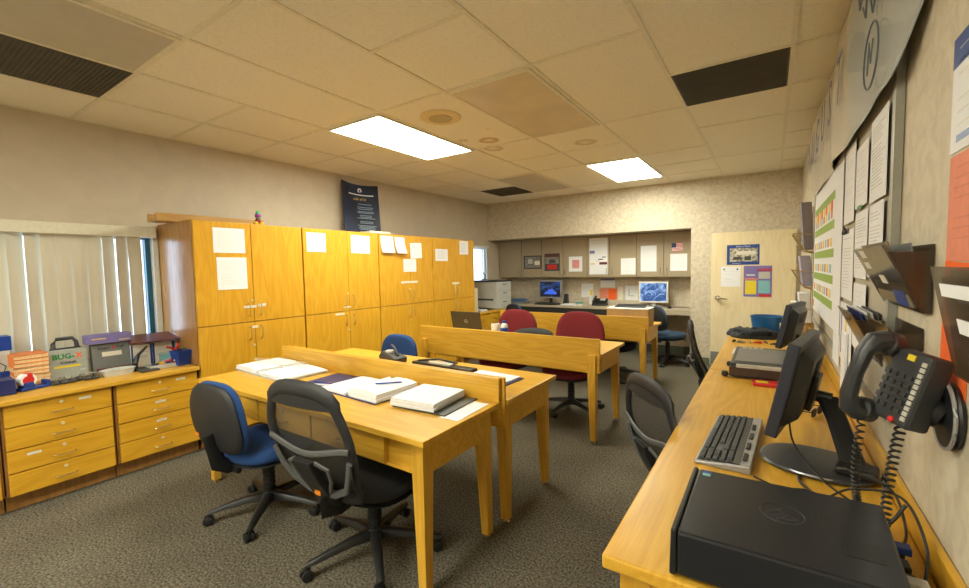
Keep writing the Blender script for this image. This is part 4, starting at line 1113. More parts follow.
# small machined parts in front of the grey case
rr = random.Random(5)
for i in range(6):
    o = thing('clamp', ['leftmost small dark clamp in front of the grey case', 'second small dark clamp in front of the grey case', 'third small dark clamp in front of the grey case', 'fourth small dark clamp in front of the grey case', 'fifth small dark clamp in front of the grey case', 'rightmost small dark clamp in front of the grey case'][i], 'clamp', (-3.80+rr.uniform(-.02, .02), .715+i*.038, zc), rr.uniform(0, 3), 'small clamps')
    MB().lathe([(.004, 0), (.022, .001), (.026, .012), (.016, .026), (.004, .03)], 12).build('jaw', M_char, o, smooth=True)
    MB().tube([(0, 0, .026), (.012, 0, .042), (.03, 0, .040)], .006, 7).build('grip', M_grey, o, smooth=True)
# clear plastic trays
o = thing('clear_tray', 'clear plastic tray in front of the dark charger case', 'tray', (-3.80, 1.03, zc), PI/2)
b = MB(); b.lathe([(.01, 0), (.078, 0), (.088, .035), (.094, .036), (.094, .040), (.084, .038), (.074, .005), (.01, .004)], 24); ob = b.build('dish', M_clear, o, smooth=True); ob.scale = (1.1, .75, 1)
tag(box('sanding_pad', M_char, None, -3.80, -3.68, 1.13, 1.24, zc, zc+.012, bevel=.004), 'flat dark pad beside the clear tray on the countertop', 'pad')
# black clamp stand / horn shape
o = thing('angle_stand', 'black curved stand rising between the charger case and the parts tray', 'stand', (-3.84, 1.165, zc))
MB().tube([(0, -.03, .006), (0, -.025, .05), (0, 0, .11), (0, .05, .16), (0, .055, .165)], [.024, .020, .018, .012, .010], 8, sx=1, sy=.6).build('curved_arm', M_black, o, smooth=True)
MB().box(-.04, .04, -.06, .06, 0, .012).build('foot', M_black, o, .003)
# tent of maroon binder on white boxes with parts
o = thing('ring_binder', 'large maroon binder lying open on top of the white cartons', 'binder', (-3.97, 1.30, zc+.206), PI/2)
TB(Matrix.Rotation(.16, 4, 'X')).box(-.165, .145, -.115, .115, 0, .007).build('cover', M_maroon, o, .002)
for (y0, y1, lb) in ((1.15, 1.275, 'left white carton with blue edges under the maroon binder'), (1.285, 1.42, 'right white carton with blue edges under the maroon binder')):
    o = thing('carton', lb, 'box', (-4.0, (y0+y1)/2, zc), PI/2, 'white cartons under the binder')
    h = (y1-y0)/2
    box('body', M_paper2, o, -h, h, -.07, .07, 0, .17, bevel=.002)
    b = MB(); b.box(-h-.001, -h+.010, -.0712, -.0702, 0, .17); b.box(h-.010, h+.001, -.0712, -.0702, 0, .17); b.build('blue_edges', M_blue_p, o)
    b = MB(); b.box(-h+.02, h-.02, -.0712, -.0702, .11, .115); b.box(-h+.02, h-.03, -.0712, -.0702, .07, .09); b.build('print', M_ink, o)
tag(box('grey_carton', M_lgrey, None, -4.02, -3.93, 1.43, 1.445, zc, zc+.17), 'thin pale carton standing against the cabinet side', 'box')
o = thing('tool_tray', 'tray heaped with small coloured fittings on the countertop', 'tray', (-3.79, 1.30, zc), PI/2)
b = MB(); b.box(-.10, .10, -.055, .055, 0, .004); b.box(-.10, .10, -.055, -.052, .004, .028); b.box(-.10, .10, .052, .055, .004, .028); b.box(-.10, -.097, -.052, .052, .004, .028); b.box(.097, .10, -.052, .052, .004, .028)
b.build('tray', M_clear, o, .001)
cols = [M_inkd, M_yel, M_red, M_blue_p, M_lgrey, M_cyan, M_char, M_orange, M_lgrey, M_case, M_blue_p, M_inkd, M_pink, M_char]
nm = ['black', 'yellow', 'red', 'blue', 'grey', 'pale blue', 'charcoal', 'orange', 'light grey', 'green grey', 'deep blue', 'jet black', 'salmon', 'dark grey']
for i in range(14):
    px = -.075+.15*((i*5) % 14)/13; py = rr.uniform(-.035, .035)
    o2 = thing('hose_fitting', nm[i]+' hose fitting lying in the tool tray beside the blue cup', 'fitting', (-3.79-py, 1.30+px, zc+.006+.012*(i % 3)), rr.uniform(0, 3), 'fittings in the tool tray')
    b = MB(); L_ = rr.uniform(.02, .035); b.tube([(-L_, 0, .012), (-.2*L_, 0, .012), (.2*L_, 0, .013), (L_, 0, .013)], [.008, .008, .012, .012], 8); b.build('fitting', cols[i], o2, smooth=True)
tag(MB().hexa([(-.045, -.01, 0), (.045, -.01, 0), (.045, .01, 0), (-.045, .01, 0)], [(-.045, .015, .08), (.045, .015, .08), (.045, .02, .08), (-.045, .02, .08)]).build('instruction_card', M_cyan, None, loc=(-3.88, 1.355, zc)), 'pale blue card standing behind the fittings tray', 'card').rotation_euler = (0, 0, PI/2)
o = thing('pliers', 'red handled pliers standing beside the blue cup', 'pliers', (-3.86, 1.405, zc))
b = MB(); b.tube([(0, -.01, .0), (0, -.01, .06), (0, .0, .10)], .009, 8); b.tube([(0, .02, .0), (0, .015, .06), (0, .0, .10)], .009, 8); b.build('jaws', M_char, o, smooth=True)
b = MB(); b.tube([(0, 0, .10), (0, -.035, .130), (0, -.055, .134)], .008, 8); b.tube([(0, 0, .10), (0, .02, .14), (0, .03, .15)], .008, 8); b.build('handles', M_red, o, smooth=True)
def crate(loc, s, label):
    o = thing('pencil_cup', label, 'cup', loc, .2)
    b = MB(); n = 4
    pr = lambda k, z: [(x*k, y*k, z) for x, y in ((-.05, -.05), (.05, -.05), (.05, .05), (-.05, .05))]
    b.loft([pr(.8, 0), pr(1.0, .10), pr(1.06, .10), pr(1.06, .112), pr(.95, .112), pr(.76, .004)])
    b.build('tub', M_blue_p, o, .004)
    r = MB()
    for k in range(3): z = .03+.025*k; r.box(-.042-z*.1, .042+z*.1, -.042-z*.1, -.040-z*.1, z, z+.004)
    r.build('ribs', M_navy, o)
    b = MB(); b.tube([(0, 0, .01), (.02, .02, .13)], .005, 6); b.tube([(0, .01, .01), (-.02, .03, .125)], .005, 6); b.tube([(0.01, -.01, .01), (.03, -.03, .12)], .005, 6); b.build('pens', M_inkd, o)
crate((-3.745, 1.40, zc), 1, 'bright blue plastic cup with pens at the end of the countertop by the cabinet')

# ------------------------------------------------------------ things on the nearest table
z1 = TZ+.001
def stack_mb(w_, h_, n, t, jit, seed):
    r = random.Random(seed); b = MB(); z = 0
    for i in range(n):
        dx, dy, a = r.uniform(-jit, jit), r.uniform(-jit, jit), r.uniform(-.02, .02)
        b.T = Matrix.Translation((dx, dy, 0)) @ Matrix.Rotation(a, 4, 'Z')
        b.box(-w_/2, w_/2, -h_/2, h_/2, z, z+t*.92); z += t
    b.T = Matrix.Identity(4)
    return b
def open_binder(label, loc, rz, w_, h_, cover, tl, tr, seed, marks=0, fan=.05):
    o = thing('open_binder', label, 'binder', loc, rz, 'binders on the nearest table')
    b = MB(); b.box(-w_-.02, -.022, -h_/2-.01, h_/2+.01, 0, .004); b.box(.022, w_+.02, -h_/2-.01, h_/2+.01, 0, .004); b.box(-.022, .022, -h_/2-.01, h_/2+.01, 0, .003)
    b.build('cover', cover, o, .001)
    def page(s, T_, seed):
        b = MB(); r = random.Random(seed); n = 5
        for i in range(n):
            a = r.uniform(-fan, fan)*.4*(i/n); dx = r.uniform(0, .012)
            b.T = Matrix.Translation((s*(.012+dx), r.uniform(-.004, .004), .0045)) @ Matrix.Rotation(a, 4, 'Z')
            za, zb = T_*i/n, T_*(i+1)/n*.98
            prof = [(0, 0), (.02, .55), (.06, .95), (.14, 1.0), (w_*.8, .95), (w_, .80)]
            lo = [(s*x, za*(k if i else .0)) for x, k in prof]; hi = [(s*x, zb*k+.0006) for x, k in prof]
            hi[0] = (0, .002+za)
            poly = lo+hi[::-1]
            b.loft([[(x, -h_/2, z) for x, z in poly], [(x, h_/2, z) for x, z in poly]])
        b.T = Matrix.Identity(4)
        p = b.build('pages', M_paper, o)
    page(-1, tl, seed); page(1, tr, seed+1)
    b = MB()
    for y in (-h_*.36, 0, h_*.36):
        b.tube([(.034*math.cos(t), y, .006+.034*math.sin(t)) for t in [PI*k/10 for k in range(11)]], .0018, 6)
    b.build('ring', M_chrome, o, smooth=True)
    box('spine_plate', M_chrome, o, -.010, .010, -h_*.42, h_*.42, .0035, .006)
    return o
open_binder('open clear covered binder with loose white pages at the left of the nearest table', (-2.76, 1.615, z1), -.06, .30, .30, M_clear, .030, .022, 3)
MB_cv = thing('clear_sleeve', 'clear plastic binder cover standing up across the left open binder', 'sleeve', (-2.70, 1.60, z1+.040), .22)
box('plastic_sheet', M_film, MB_cv, -.26, .20, -.0008, .0008, 0, .045)
o = thing('report_folder', 'blue folder lying under the pens at the centre of the nearest table', 'folder', (-2.17, 1.63, z1), .05)
box('cover', M_navy, o, -.17, .10, -.15, .14, 0, .004, bevel=.001)
for (p, a, mm_, lb) in (((-2.20, 1.545, z1+.010), .95, M_blue_p, 'blue ballpoint pen on the blue folder'), ((-2.16, 1.52, z1+.010), 1.1, M_paper, 'white ballpoint pen beside the blue one on the folder')):
    o = thing('ballpoint_pen', lb, 'pen', p, a-.75, 'pens on the nearest table')
    MB().tube([(-.075, 0, 0), (-.068, 0, 0), (.055, 0, 0), (.07, 0, 0)], [.0015, .0045, .0045, .003], 8).build('barrel', mm_, o, smooth=True)
    MB().box(.02, .06, -.001, .001, .003, .006).build('clip', M_red if mm_ is M_paper else M_chrome, o)
open_binder('open blue binder with thick white pages in the centre of the nearest table', (-1.865, 1.60, z1), -.06, .225, .285, M_navy, .014, .052, 9)
o = thing('ballpoint_pen', 'blue pen lying on the pages of the centre binder', 'pen', (-1.70, 1.60, z1+.064), .75, 'pens on the nearest table')
MB().tube([(-.075, 0, 0), (-.068, 0, 0), (.055, 0, 0), (.07, 0, 0)], [.0015, .0045, .0045, .003], 8).build('barrel', M_blue_p, o, smooth=True)
MB().box(.02, .06, -.001, .001, .003, .006).build('clip', M_chrome, o)
o = thing('report_folder', 'black folder partly under the white paper stack near the table end', 'folder', (-1.395, 1.615, z1), .06)
box('cover', plain('folder_black', (.05, .055, .045), .5), o, -.15, .165, -.145, .145, 0, .007, bevel=.001)
o = stack_mb(.26, .275, 7, .0055, .003, 4).build('paper_stack', M_paper, None, loc=(-1.43, 1.61, z1+.008)); o.rotation_euler = (0, 0, .10)
tag(o, 'thick stack of white paper on the black folder near the table end', 'paper stack')
o = sheet('paper_sheet', 'single white sheet at the right end of the nearest table', 'paper', (-1.195, 1.60, z1), (0, 0, .05), .105, .27, group='loose sheets')
o = sheet('paper_sheet', 'loose white sheet at the far left end of the nearest table', 'paper', (-2.93+.02, 1.62, z1+.0), (0, 0, .25), .0+.10, .26, group='loose sheets') if False else None

# ------------------------------------------------------------ on the second table
z2 = TZ+.001
o = thing('hole_punch', 'long black three hole punch with grey lever on the second table', 'hole punch', (-1.86, 2.235, z2+.0), -.03)
box('base', M_black, o, -.25, .28, -.035, .035, 0, .022, bevel=.004)
box('guide_bar', M_lgrey, o, -.10, .10, -.028, .028, .0225, .034, bevel=.003)
b = MB(); b.tube([(-.20, -.02, .030), (-.05, .03, .045), (.12, .02, .038)], .007, 7); b.build('lever', M_black, o, smooth=True)
o = thing('label_maker', 'grey and black tape label maker with a lever on the second table', 'label maker', (-2.30, 2.21, z2), -.15)
o.scale = (1.2, 1.2, 1.2)
MB().loft([[(-.08, -.045, 0), (.08, -.045, 0), (.08, .045, 0), (-.08, .045, 0)], [(-.085, -.048, .03), (.082, -.048, .03), (.082, .048, .03), (-.085, .048, .03)], [(-.07, -.035, .062), (.03, -.035, .045), (.03, .035, .045), (-.07, .035, .062)]]).build('body', M_char, o, .006)
MB().lathe([(.004, 0), (.028, 0), (.028, .012), (.02, .016), (.004, .016)], 18, (-.03, 0, .050)).build('dial', M_lgrey, o, smooth=True)
MB().tube([(.05, 0, .04), (.0, .01, .085), (-.03, .01, .098)], [.010, .008, .006], 8).build('lever', M_black, o, smooth=True)
o = thing('report_folder', 'blue edged folder with white sheets at the right of the second table', 'folder', (-1.40, 2.14, z2), -.05)
box('cover', M_navy, o, -.155, .165, -.115, .115, 0, .005)
stack_mb(.30, .215, 3, .003, .002, 6).build('pages', M_paper, o, loc=(-.005, 0, .0055))

# ------------------------------------------------------------ middle table
o = thing('laptop', 'dark open laptop seen from behind on the middle table', 'laptop', (-2.55, 3.50, z2), .02)
# screen back faces the viewer (-y)
box('keyboard_base', M_char, o, -.18, .18, .0, .25, 0, .018, bevel=.004)
T = Matrix.Translation((0, -.002, .019)) @ Matrix.Rotation(.22, 4, 'X')
lid = TB(T).box(-.18, .18, -.008, .0, 0, .225).build('lid', plain('laptop_lid', (.05, .045, .035), .35), o, .003)
TB(T).box(-.165, .165, .0, .001, .012, .212).build('screen', plain('dark_screen', (.02, .02, .03), .2), lid)
b = TB(T @ Matrix.Translation((0, -.0085, .125)) @ Matrix.Rotation(PI/2, 4, 'X')); b.tube([(.018*math.cos(t*PI/8), .018*math.sin(t*PI/8), 0) for t in range(16)], .002, 5, closed=True); b.build('round_logo', M_silver, lid)
t_ = text('logo_lettering', 'DELL', M_silver, lid, 0, 0, .014, bold=.0006); t_.matrix_local = T @ Matrix.Translation((0, -.0088, .125)) @ Matrix.Rotation(PI/2, 4, 'X')
o = thing('coffee_mug', 'white coffee mug on the middle table beside the water bottle', 'mug', (-2.23, 3.52, z2), 2.4)
MB().lathe([(.01, 0), (.040, 0), (.044, .01), (.044, .125), (.039, .125), (.037, .012), (.01, .010)], 24).build('cup', M_white, o, smooth=True)
MB().tube([(.042, 0, .10), (.068, 0, .095), (.072, 0, .06), (.065, 0, .035), (.042, 0, .03)], .006, 8).build('mug_handle', M_white, o, smooth=True)
o = thing('water_bottle', 'small plastic bottle with blue cap and label beside the white mug', 'bottle', (-2.115, 3.49, z2))
o.scale = (1.2, 1.2, 1.05)
MB().lathe([(.005, 0), (.028, .001), (.031, .01), (.030, .10), (.026, .122), (.012, .140), (.005, .141)], 20).build('bottle', M_clear, o, smooth=True)
MB().lathe([(.031, .025), (.0325, .025), (.0325, .095), (.031, .095)], 20).build('bottle_label', M_blue_p, o, smooth=True)
MB().lathe([(.005, .138), (.016, .138), (.016, .158), (.005, .159)], 16).build('cap', M_blue_p, o, smooth=True)
o = thing('cap_hat', 'round flat black cap lying on the middle table in front of the red chairs', 'hat', (-1.81, 3.50, z2))
o.scale = (1.4, 1.1, 1.0)
MB().cushion(.27, .25, .12, 2.2, .6, fn=lambda x, y, z: (x, y, z*.9+.055-.05*abs(x)), nr=10).build('crown', M_blk_f, o, smooth=True)
MB().cushion(.32, .28, .014, 2.2, .4, fn=lambda x, y, z: (x, y, z+.022), nr=6).build('brim', M_black2, o, smooth=True)
# box on rear table
o = thing('cardboard_box', 'cardboard box with a flat white lid on the rear table', 'box', (-1.32, 4.95, z2), .02)
box('carton', M_box, o, -.225, .225, -.15, .15, 0, .185, bevel=.003)
box('lid', M_paper2, o, -.228, .228, -.153, .153, .1855, .196, bevel=.002)
box('tape_strip', plain('box_tape', (.45, .30, .14), .3), o, -.03, .03, -.1512, -.1502, .11, .185)
b = MB(); b.box(-.20, -.17, -.1512, -.1502, .07, .08); b.box(-.155, -.135, -.1512, -.1502, .07, .08); b.build('printed_marks', M_ink, o)
# black tray on the box
o = thing('keyboard', 'dark keyboard lying on top of the white lidded box', 'keyboard', (-1.32, 4.96, z2+.197), .05)
o.scale = (.85, .85, .85)
MB().hexa([(-.20, -.08, 0), (.20, -.08, 0), (.20, .08, 0), (-.20, .08, 0)], [(-.19, -.075, .015), (.19, -.075, .015), (.18, .075, .032), (-.18, .075, .032)]).build('case', M_char, o, .003)
b = MB()
for r in range(5):
    for k in range(14): b.box(-.175+k*.0252, -.175+k*.0252+.020, -.062+r*.026, -.062+r*.026+.02, .016+r*.0035, .024+r*.0035)
b.build('keys', M_inkd, o)

# ------------------------------------------------------------ recess counter items
zk = .731
def lcd(label, loc, rz, w_, h_, bez_mat, scr, group='computer screens on the back counter', base_mat=None, lift=.09, car=False):
    o = thing('computer_monitor', label, 'monitor', loc, rz, group)
    bm_ = base_mat or bez_mat
    hs = box('housing', bez_mat, o, -w_/2, w_/2, -.02, .025, lift, lift+h_, bevel=.005)
    box('screen', scr, o, -w_/2+.022, w_/2-.022, -.0215, -.0203, lift+.025, lift+h_-.022)
    MB().lathe([(.01, 0), (.10, 0), (.11, .006), (.08, .014), (.01, .018)], 24).build('stand_base', bm_, o, smooth=True)
    box('stand_neck', bm_, o, -.025, .025, .0, .03, .015, lift+.12, bevel=.004)
    if car:
        c = MB(); X = lambda x, z: (x, -.0222, lift+.11+z)
        pts = [(-.11, 0), (-.10, .035), (-.06, .045), (-.02, .085), (.05, .09), (.09, .05), (.12, .035), (.125, 0)]
        c.loft([[(x, -.0222, lift+.07+z) for x, z in pts], [(x, -.0218, lift+.07+z) for x, z in pts]])
        c.build('car_picture', emis('car_blue', (.03, .10, .55), .45, .01), o)
    return o
lcd('silver framed screen showing a blue car on the back counter, left one', (-3.16, 6.78, zk), 0, .42, .31, M_silver, M_scr1, base_mat=M_black, car=True)
lcd('white framed screen showing a pale blue picture on the back counter, right one', (-1.47, 6.80, zk), .0, .42, .32, M_white, M_scr2, base_mat=M_lgrey, lift=.06)
def keyboard_small(label, loc, rz, w_=.42):
    o = thing('keyboard', label, 'keyboard', loc, rz)
    MB().hexa([(-w_/2, -.07, 0), (w_/2, -.07, 0), (w_/2, .07, 0), (-w_/2, .07, 0)], [(-w_/2, -.07, .012), (w_/2, -.07, .012), (w_/2, .07, .026), (-w_/2, .07, .026)]).build('case', M_black, o, .003)
    b = MB()
    for r in range(5):
        for k in range(15): b.box(-w_/2+.012+k*(w_-.02)/15, -w_/2+.012+(k+.8)*(w_-.02)/15, -.058+r*.024, -.04+r*.024, .013+r*.003, .020+r*.003)
    b.build('keys', M_char, o); return o
keyboard_small('black keyboard in front of the blue car screen on the back counter', (-3.12, 6.55, zk), 0)
o = thing('desktop_telephone', 'black desk telephone below the orange papers on the back counter', 'telephone', (-2.27, 6.72, zk), .1)
MB().hexa([(-.11, -.10, 0), (.11, -.10, 0), (.11, .10, 0), (-.11, .10, 0)], [(-.11, -.10, .03), (.11, -.10, .03), (.11, .08, .11), (-.11, .08, .11)]).build('body', M_black, o, .006)
MB().tube([(-.085, -.10, .06), (-.085, -.06, .085), (-.085, .04, .13), (-.085, .08, .13)], [.022, .014, .014, .022], 8).build('handset', M_black, o, smooth=True)
MB().hexa([(.0, -.01, .078), (.08, -.01, .078), (.08, .06, .108), (.0, .06, .108)], [(.0, -.012, .082), (.08, -.012, .082), (.08, .058, .112), (.0, .058, .112)]).build('display', M_lgrey, o)
o = thing('paper_cup', 'white paper cup on the back counter beside the desk telephone', 'cup', (-2.46, 6.82, zk))
MB().lathe([(.01, 0), (.035, 0), (.048, .14), (.044, .14), (.032, .008), (.01, .006)], 20).build('cup', M_white, o, smooth=True)
o = thing('round_tub', 'small teal and white round tub at the counter edge', 'tub', (-2.55, 6.55, zk))
MB().lathe([(.01, 0), (.055, 0), (.06, .035), (.01, .036)], 20).build('tub', M_white, o, smooth=True)
MB().lathe([(.01, .0365), (.062, .0365), (.062, .055), (.01, .058)], 20).build('lid', plain('teal_lid', (.05, .35, .33), .4), o, smooth=True)
o = thing('desk_speaker', 'slim black computer speaker right of the blue car screen', 'speaker', (-2.86, 6.74, zk))
MB().hexa([(-.04, -.05, 0), (.04, -.05, 0), (.04, .05, 0), (-.04, .05, 0)], [(-.028, -.02, .17), (.028, -.02, .17), (.028, .045, .17), (-.028, .045, .17)]).build('cabinet', M_black, o, .005)
MB().lathe([(.01, .0), (.024, .0), (.01, .004)], 12, (0, -.0, .1)).build('cone', M_char, o).scale = (1, 1, 1)
o = thing('document_tray', 'blue folder lying on a grey tray at the left of the back counter', 'folder', (-3.72, 6.62, zk), .1)
box('tray', M_grey, o, -.17, .17, -.12, .12, 0, .035, bevel=.004)
TB(Matrix.Translation((0, 0, .045)) @ Matrix.Rotation(.15, 4, 'X')).box(-.16, .15, -.11, .11, 0, .01).build('folder', plain('folder_blue', (.015, .14, .38), .4), o, .002)
tag(stack_mb(.28, .21, 4, .004, .01, 8).build('paper_stack', M_paper, None, loc=(-2.72, 6.62, zk)), 'loose white papers on the back counter left of the teal tub', 'paper stack')
o = thing('computer_mouse', 'dark mouse on the back counter at the right end', 'mouse', (-1.21, 6.62, zk))
MB().cushion(.06, .10, .05, 2.2, .5, fn=lambda x, y, z: (x, y, max(0, z)+.001)).build('shell', M_black, o, smooth=True)
MB().tube([(0, .05, .01), (.05, .15, .005), (.12, .12, .005), (.2, .15, .005), (.26, .10, .005)], .003, 6).build('cable', M_black, o, smooth=True)

# printer
o = thing('office_printer', 'tall pale grey office printer with paper drawers in the back left corner', 'printer', (-3.86, 5.97, .697))
b = MB(); b.box(-.25, .25, -.22, .215, 0, .44); b.build('body', M_printer, o, .01)
box('top_cover', M_char, o, -.26, .26, -.23, .22, .441, .465, bevel=.006)
for i in range(3):
    dr = box('paper_drawer', M_printer, o, .2505, .262, -.20, .20, .02+.14*i, .145+.14*i, bevel=.004)
    box('grip_slot', M_char, dr, .2622, .2632, -.06, .06, .11+.14*i, .122+.14*i)
box('output_recess', M_char, o, -.18, .18, -.224, -.2205, .14, .17)
b = MB(); b.hexa([(-.20, -.36, .04), (.20, -.36, .04), (.20, -.221, .02), (-.20, -.221, .02)], [(-.20, -.36, .048), (.20, -.36, .048), (.20, -.221, .03), (-.20, -.221, .03)]); b.build('output_tray', M_lgrey, o)
tag(stack_mb(.28, .20, 4, .006, .01, 2).build('paper_stack', M_paper, None, loc=(-3.80, 5.44, .696)), 'messy white papers on the low cabinet in front of the printer', 'paper stack')
tag(box('storage_binder', plain('cream_binder', (.62, .56, .38), .5), None, -3.72, -3.60, 5.10, 5.20, .696, 1.07, bevel=.003), 'cream upright binder between the last tall cabinet and the printer', 'binder')
o = thing('desk_lamp', 'small dark desk lamp standing on top of the printer by the window', 'desk lamp', (-4.0, 5.98, 1.163))
b = MB(); b.lathe([(.01, 0), (.05, 0), (.05, .01), (.01, .014)], 16); b.tube([(0, 0, .01), (0, .02, .07), (0, -.02, .12)], .012, 8); b.build('body', M_black, o, smooth=True)

# ------------------------------------------------------------ things on the right-hand desk
zd = KZ+.001
# small form factor computer
o = thing('desktop_computer', 'black slim desktop computer lying flat at the near end of the right desk', 'computer', (.030, 1.075, zd), -.0)
b = MB(); b.hexa([(-.178, -.172, .006), (.172, -.160, .006), (.185, .168, .006), (-.178, .150, .006)], [(-.178, -.172, .098), (.172, -.160, .098), (.185, .168, .098), (-.178, .150, .098)])
body = b.build('case', M_pc, o, .006)
b = MB(); b.hexa([(-.192, -.174, .004), (-.1785, -.173, .004), (-.1785, .151, .004), (-.192, .150, .004)], [(-.190, -.172, .100), (-.1785, -.173, .100), (-.1785, .151, .100), (-.190, .148, .100)])
b.build('front_bezel', M_black, o, .004)
# vents on top
b = MB()
b.box(.095, .15, -.085, -.025, .0982, .0990)
b.build('vent_panel', M_black, body)
for i in range(4): box('vent_slot', M_black, body, .045+i*.010, .050+i*.010, .03, .05, .0982, .0988)
b = MB(); b.tube([(-.0+.040*math.cos(t*PI/12), .012+.040*math.sin(t*PI/12), .0985) for t in range(24)], .0012, 5, closed=True); b.build('logo_ring', M_char, body)
text('logo_lettering', 'hp', M_char, body, .0, .010, .055, z=.0985, rot=-PI/2*.0-.5, shear=.25)
for i in range(2): box('processor_sticker', M_cyan if i == 0 else M_blue_p, body, -.165, -.148, .112-.0+i*.016, .126+i*.016, .0982, .0988)
for i in range(5): box('rear_plug', M_black, o, .186, .205, -.13+i*.05, -.10+i*.05, .02, .05, bevel=.003)
for i, mm_ in enumerate((M_blue_p, M_lgrey)): box('cable_plug', mm_, o, .186, .215, .07-.12*i, .095-.12*i, .045, .06, bevel=.002)
# keyboard
o = thing('keyboard', 'black and silver keyboard beside the slim computer on the right desk', 'keyboard', (-.104, 1.725, zd), math.radians(-92.7))
# local X along length (towards -y), local Y towards +x
W_, D_ = .50, .155
MB().hexa([(-W_/2, -D_/2, 0), (W_/2, -D_/2, 0), (W_/2, D_/2, 0), (-W_/2, D_/2, 0)], [(-W_/2, -D_/2, .010), (W_/2, -D_/2, .010), (W_/2, D_/2, .026), (-W_/2, D_/2, .026)]).build('case', M_silver, o, .004)
MB().hexa([(-W_/2+.008, -D_/2+.006, .0100), (W_/2-.008, -D_/2+.006, .0100), (W_/2-.008, D_/2-.03, .0205), (-W_/2+.008, D_/2-.03, .0205)], [(-W_/2+.008, -D_/2+.006, .0118), (W_/2-.008, -D_/2+.006, .0118), (W_/2-.008, D_/2-.03, .0245), (-W_/2+.008, D_/2-.03, .0245)]).build('key_bed', M_black, o)
b = MB()
def key(x, r, w_=.019): 
    y = -D_/2+.010+r*.0195; z = .0122+r*.0020
    b.hexa([(x, y, z), (x+w_, y, z), (x+w_, y+.017, z+.0018), (x, y+.017, z+.0018)], [(x+.002, y+.002, z+.006), (x+w_-.002, y+.002, z+.006), (x+w_-.002, y+.014, z+.0078), (x+.002, y+.014, z+.0078)])
for r in range(5):
    for k in range(15):
        if r == 0 and 3 < k < 9: 
            if k == 4: key(-W_/2+.012+k*.0212, r, .10)
            continue
        key(-W_/2+.012+k*.0212, r)
    for k in range(3):
        if r in (0, 1, 3, 4) : key(.078+k*.0212, r)
    for k in range(4): key(.150+k*.0212, r)
b.build('keys', M_black2, o)
for k in range(4): box('media_key', M_black, o, -.15+k*.10, -.09+k*.10, D_/2-.026, D_/2-.014, .0255, .0285, bevel=.001)
# monitor (near), seen from behind / side, turned away
def big_monitor(label, loc, rz, tilt, w_, h_, base, zbot, group='monitors on the right desk'):
    o = thing('computer_monitor', label, 'monitor', loc, rz, group)
    # local: screen faces -X, width along Y
    T = Matrix.Translation((0, 0, zbot)) @ Matrix.Rotation(tilt, 4, 'Y')
    b = TB(T); b.box(-.022, .012, -w_/2, w_/2, 0, h_); hs = b.build('housing', plain('monitor_shell', (.022, .027, .045), .4) if 'monitor_shell' not in bpy.data.materials else bpy.data.materials['monitor_shell'], o, .005)
    TB(T).box(-.0235, -.0222, -w_/2+.02, w_/2-.02, .028, h_-.02).build('screen', bpy.data.materials['dark_screen'], hs)
    TB(T).hexa([(.0125, -w_/2+.03, .03), (.045, -w_/2+.08, .06), (.045, w_/2-.08, .06), (.0125, w_/2-.03, .03)], [(.0125, -w_/2+.03, h_-.02), (.045, -w_/2+.08, h_-.05), (.045, w_/2-.08, h_-.05), (.0125, w_/2-.03, h_-.02)]).build('rear_bulge', M_char, hs, .004)
    b = TB(T)
    for i in range(8): b.box(.0452, .0462, -.06, .06, h_-.12+i*.007, h_-.117+i*.007)
    b.build('vents', M_inkd, hs)
    return o, T
o, T = big_monitor('large black monitor seen from behind its near edge on the right desk', (.055, 1.80, zd), math.radians(-11), math.radians(11), .42, .305, 0, .085)
o.location = (.052, 1.80, zd)
TB(T).box(.046, .062, -.045, .045, .07, .19).build('mount_plate', M_black, o, .004)
b = MB(); b.tube([(.115, .0, .185), (.145, -.045, .13), (.20, -.16, .025)], [.022, .020, .022], 8, sx=1.5, sy=.8); b.tube([(.085, 0, .19), (.125, 0, .185)], .02, 10)
b.build('stand_arm', M_black, o, smooth=True)
MB().cushion(.30, .25, .02, 2.4, .25, fn=lambda x, y, z: (x+.105, y-.13, z+.010), nr=6).build('stand_base', M_char, o, smooth=True)
MB().tube([(.105+.147*math.cos(t*PI/18), -.13+.122*math.sin(t*PI/18), .012) for t in range(36)], .004, 6, closed=True).build('base_rim', M_silver, o, smooth=True)
box('stand_foot', M_black, o, .155, .25, -.21, -.13, .020, .045, bevel=.008)
o, T = big_monitor('smaller black monitor farther along the right desk by the wire rack', (.10, 3.55, zd), math.radians(-14), math.radians(11), .40, .29, 0, .075)
MB().lathe([(.01, 0), (.10, 0), (.10, .01), (.01, .018)], 24, (.03, 0, 0)).build('stand_base', M_black, o, smooth=True)
MB().tube([(.03, 0, .01), (.06, 0, .15)], .022, 8).build('stand_neck', M_black, o, smooth=True)
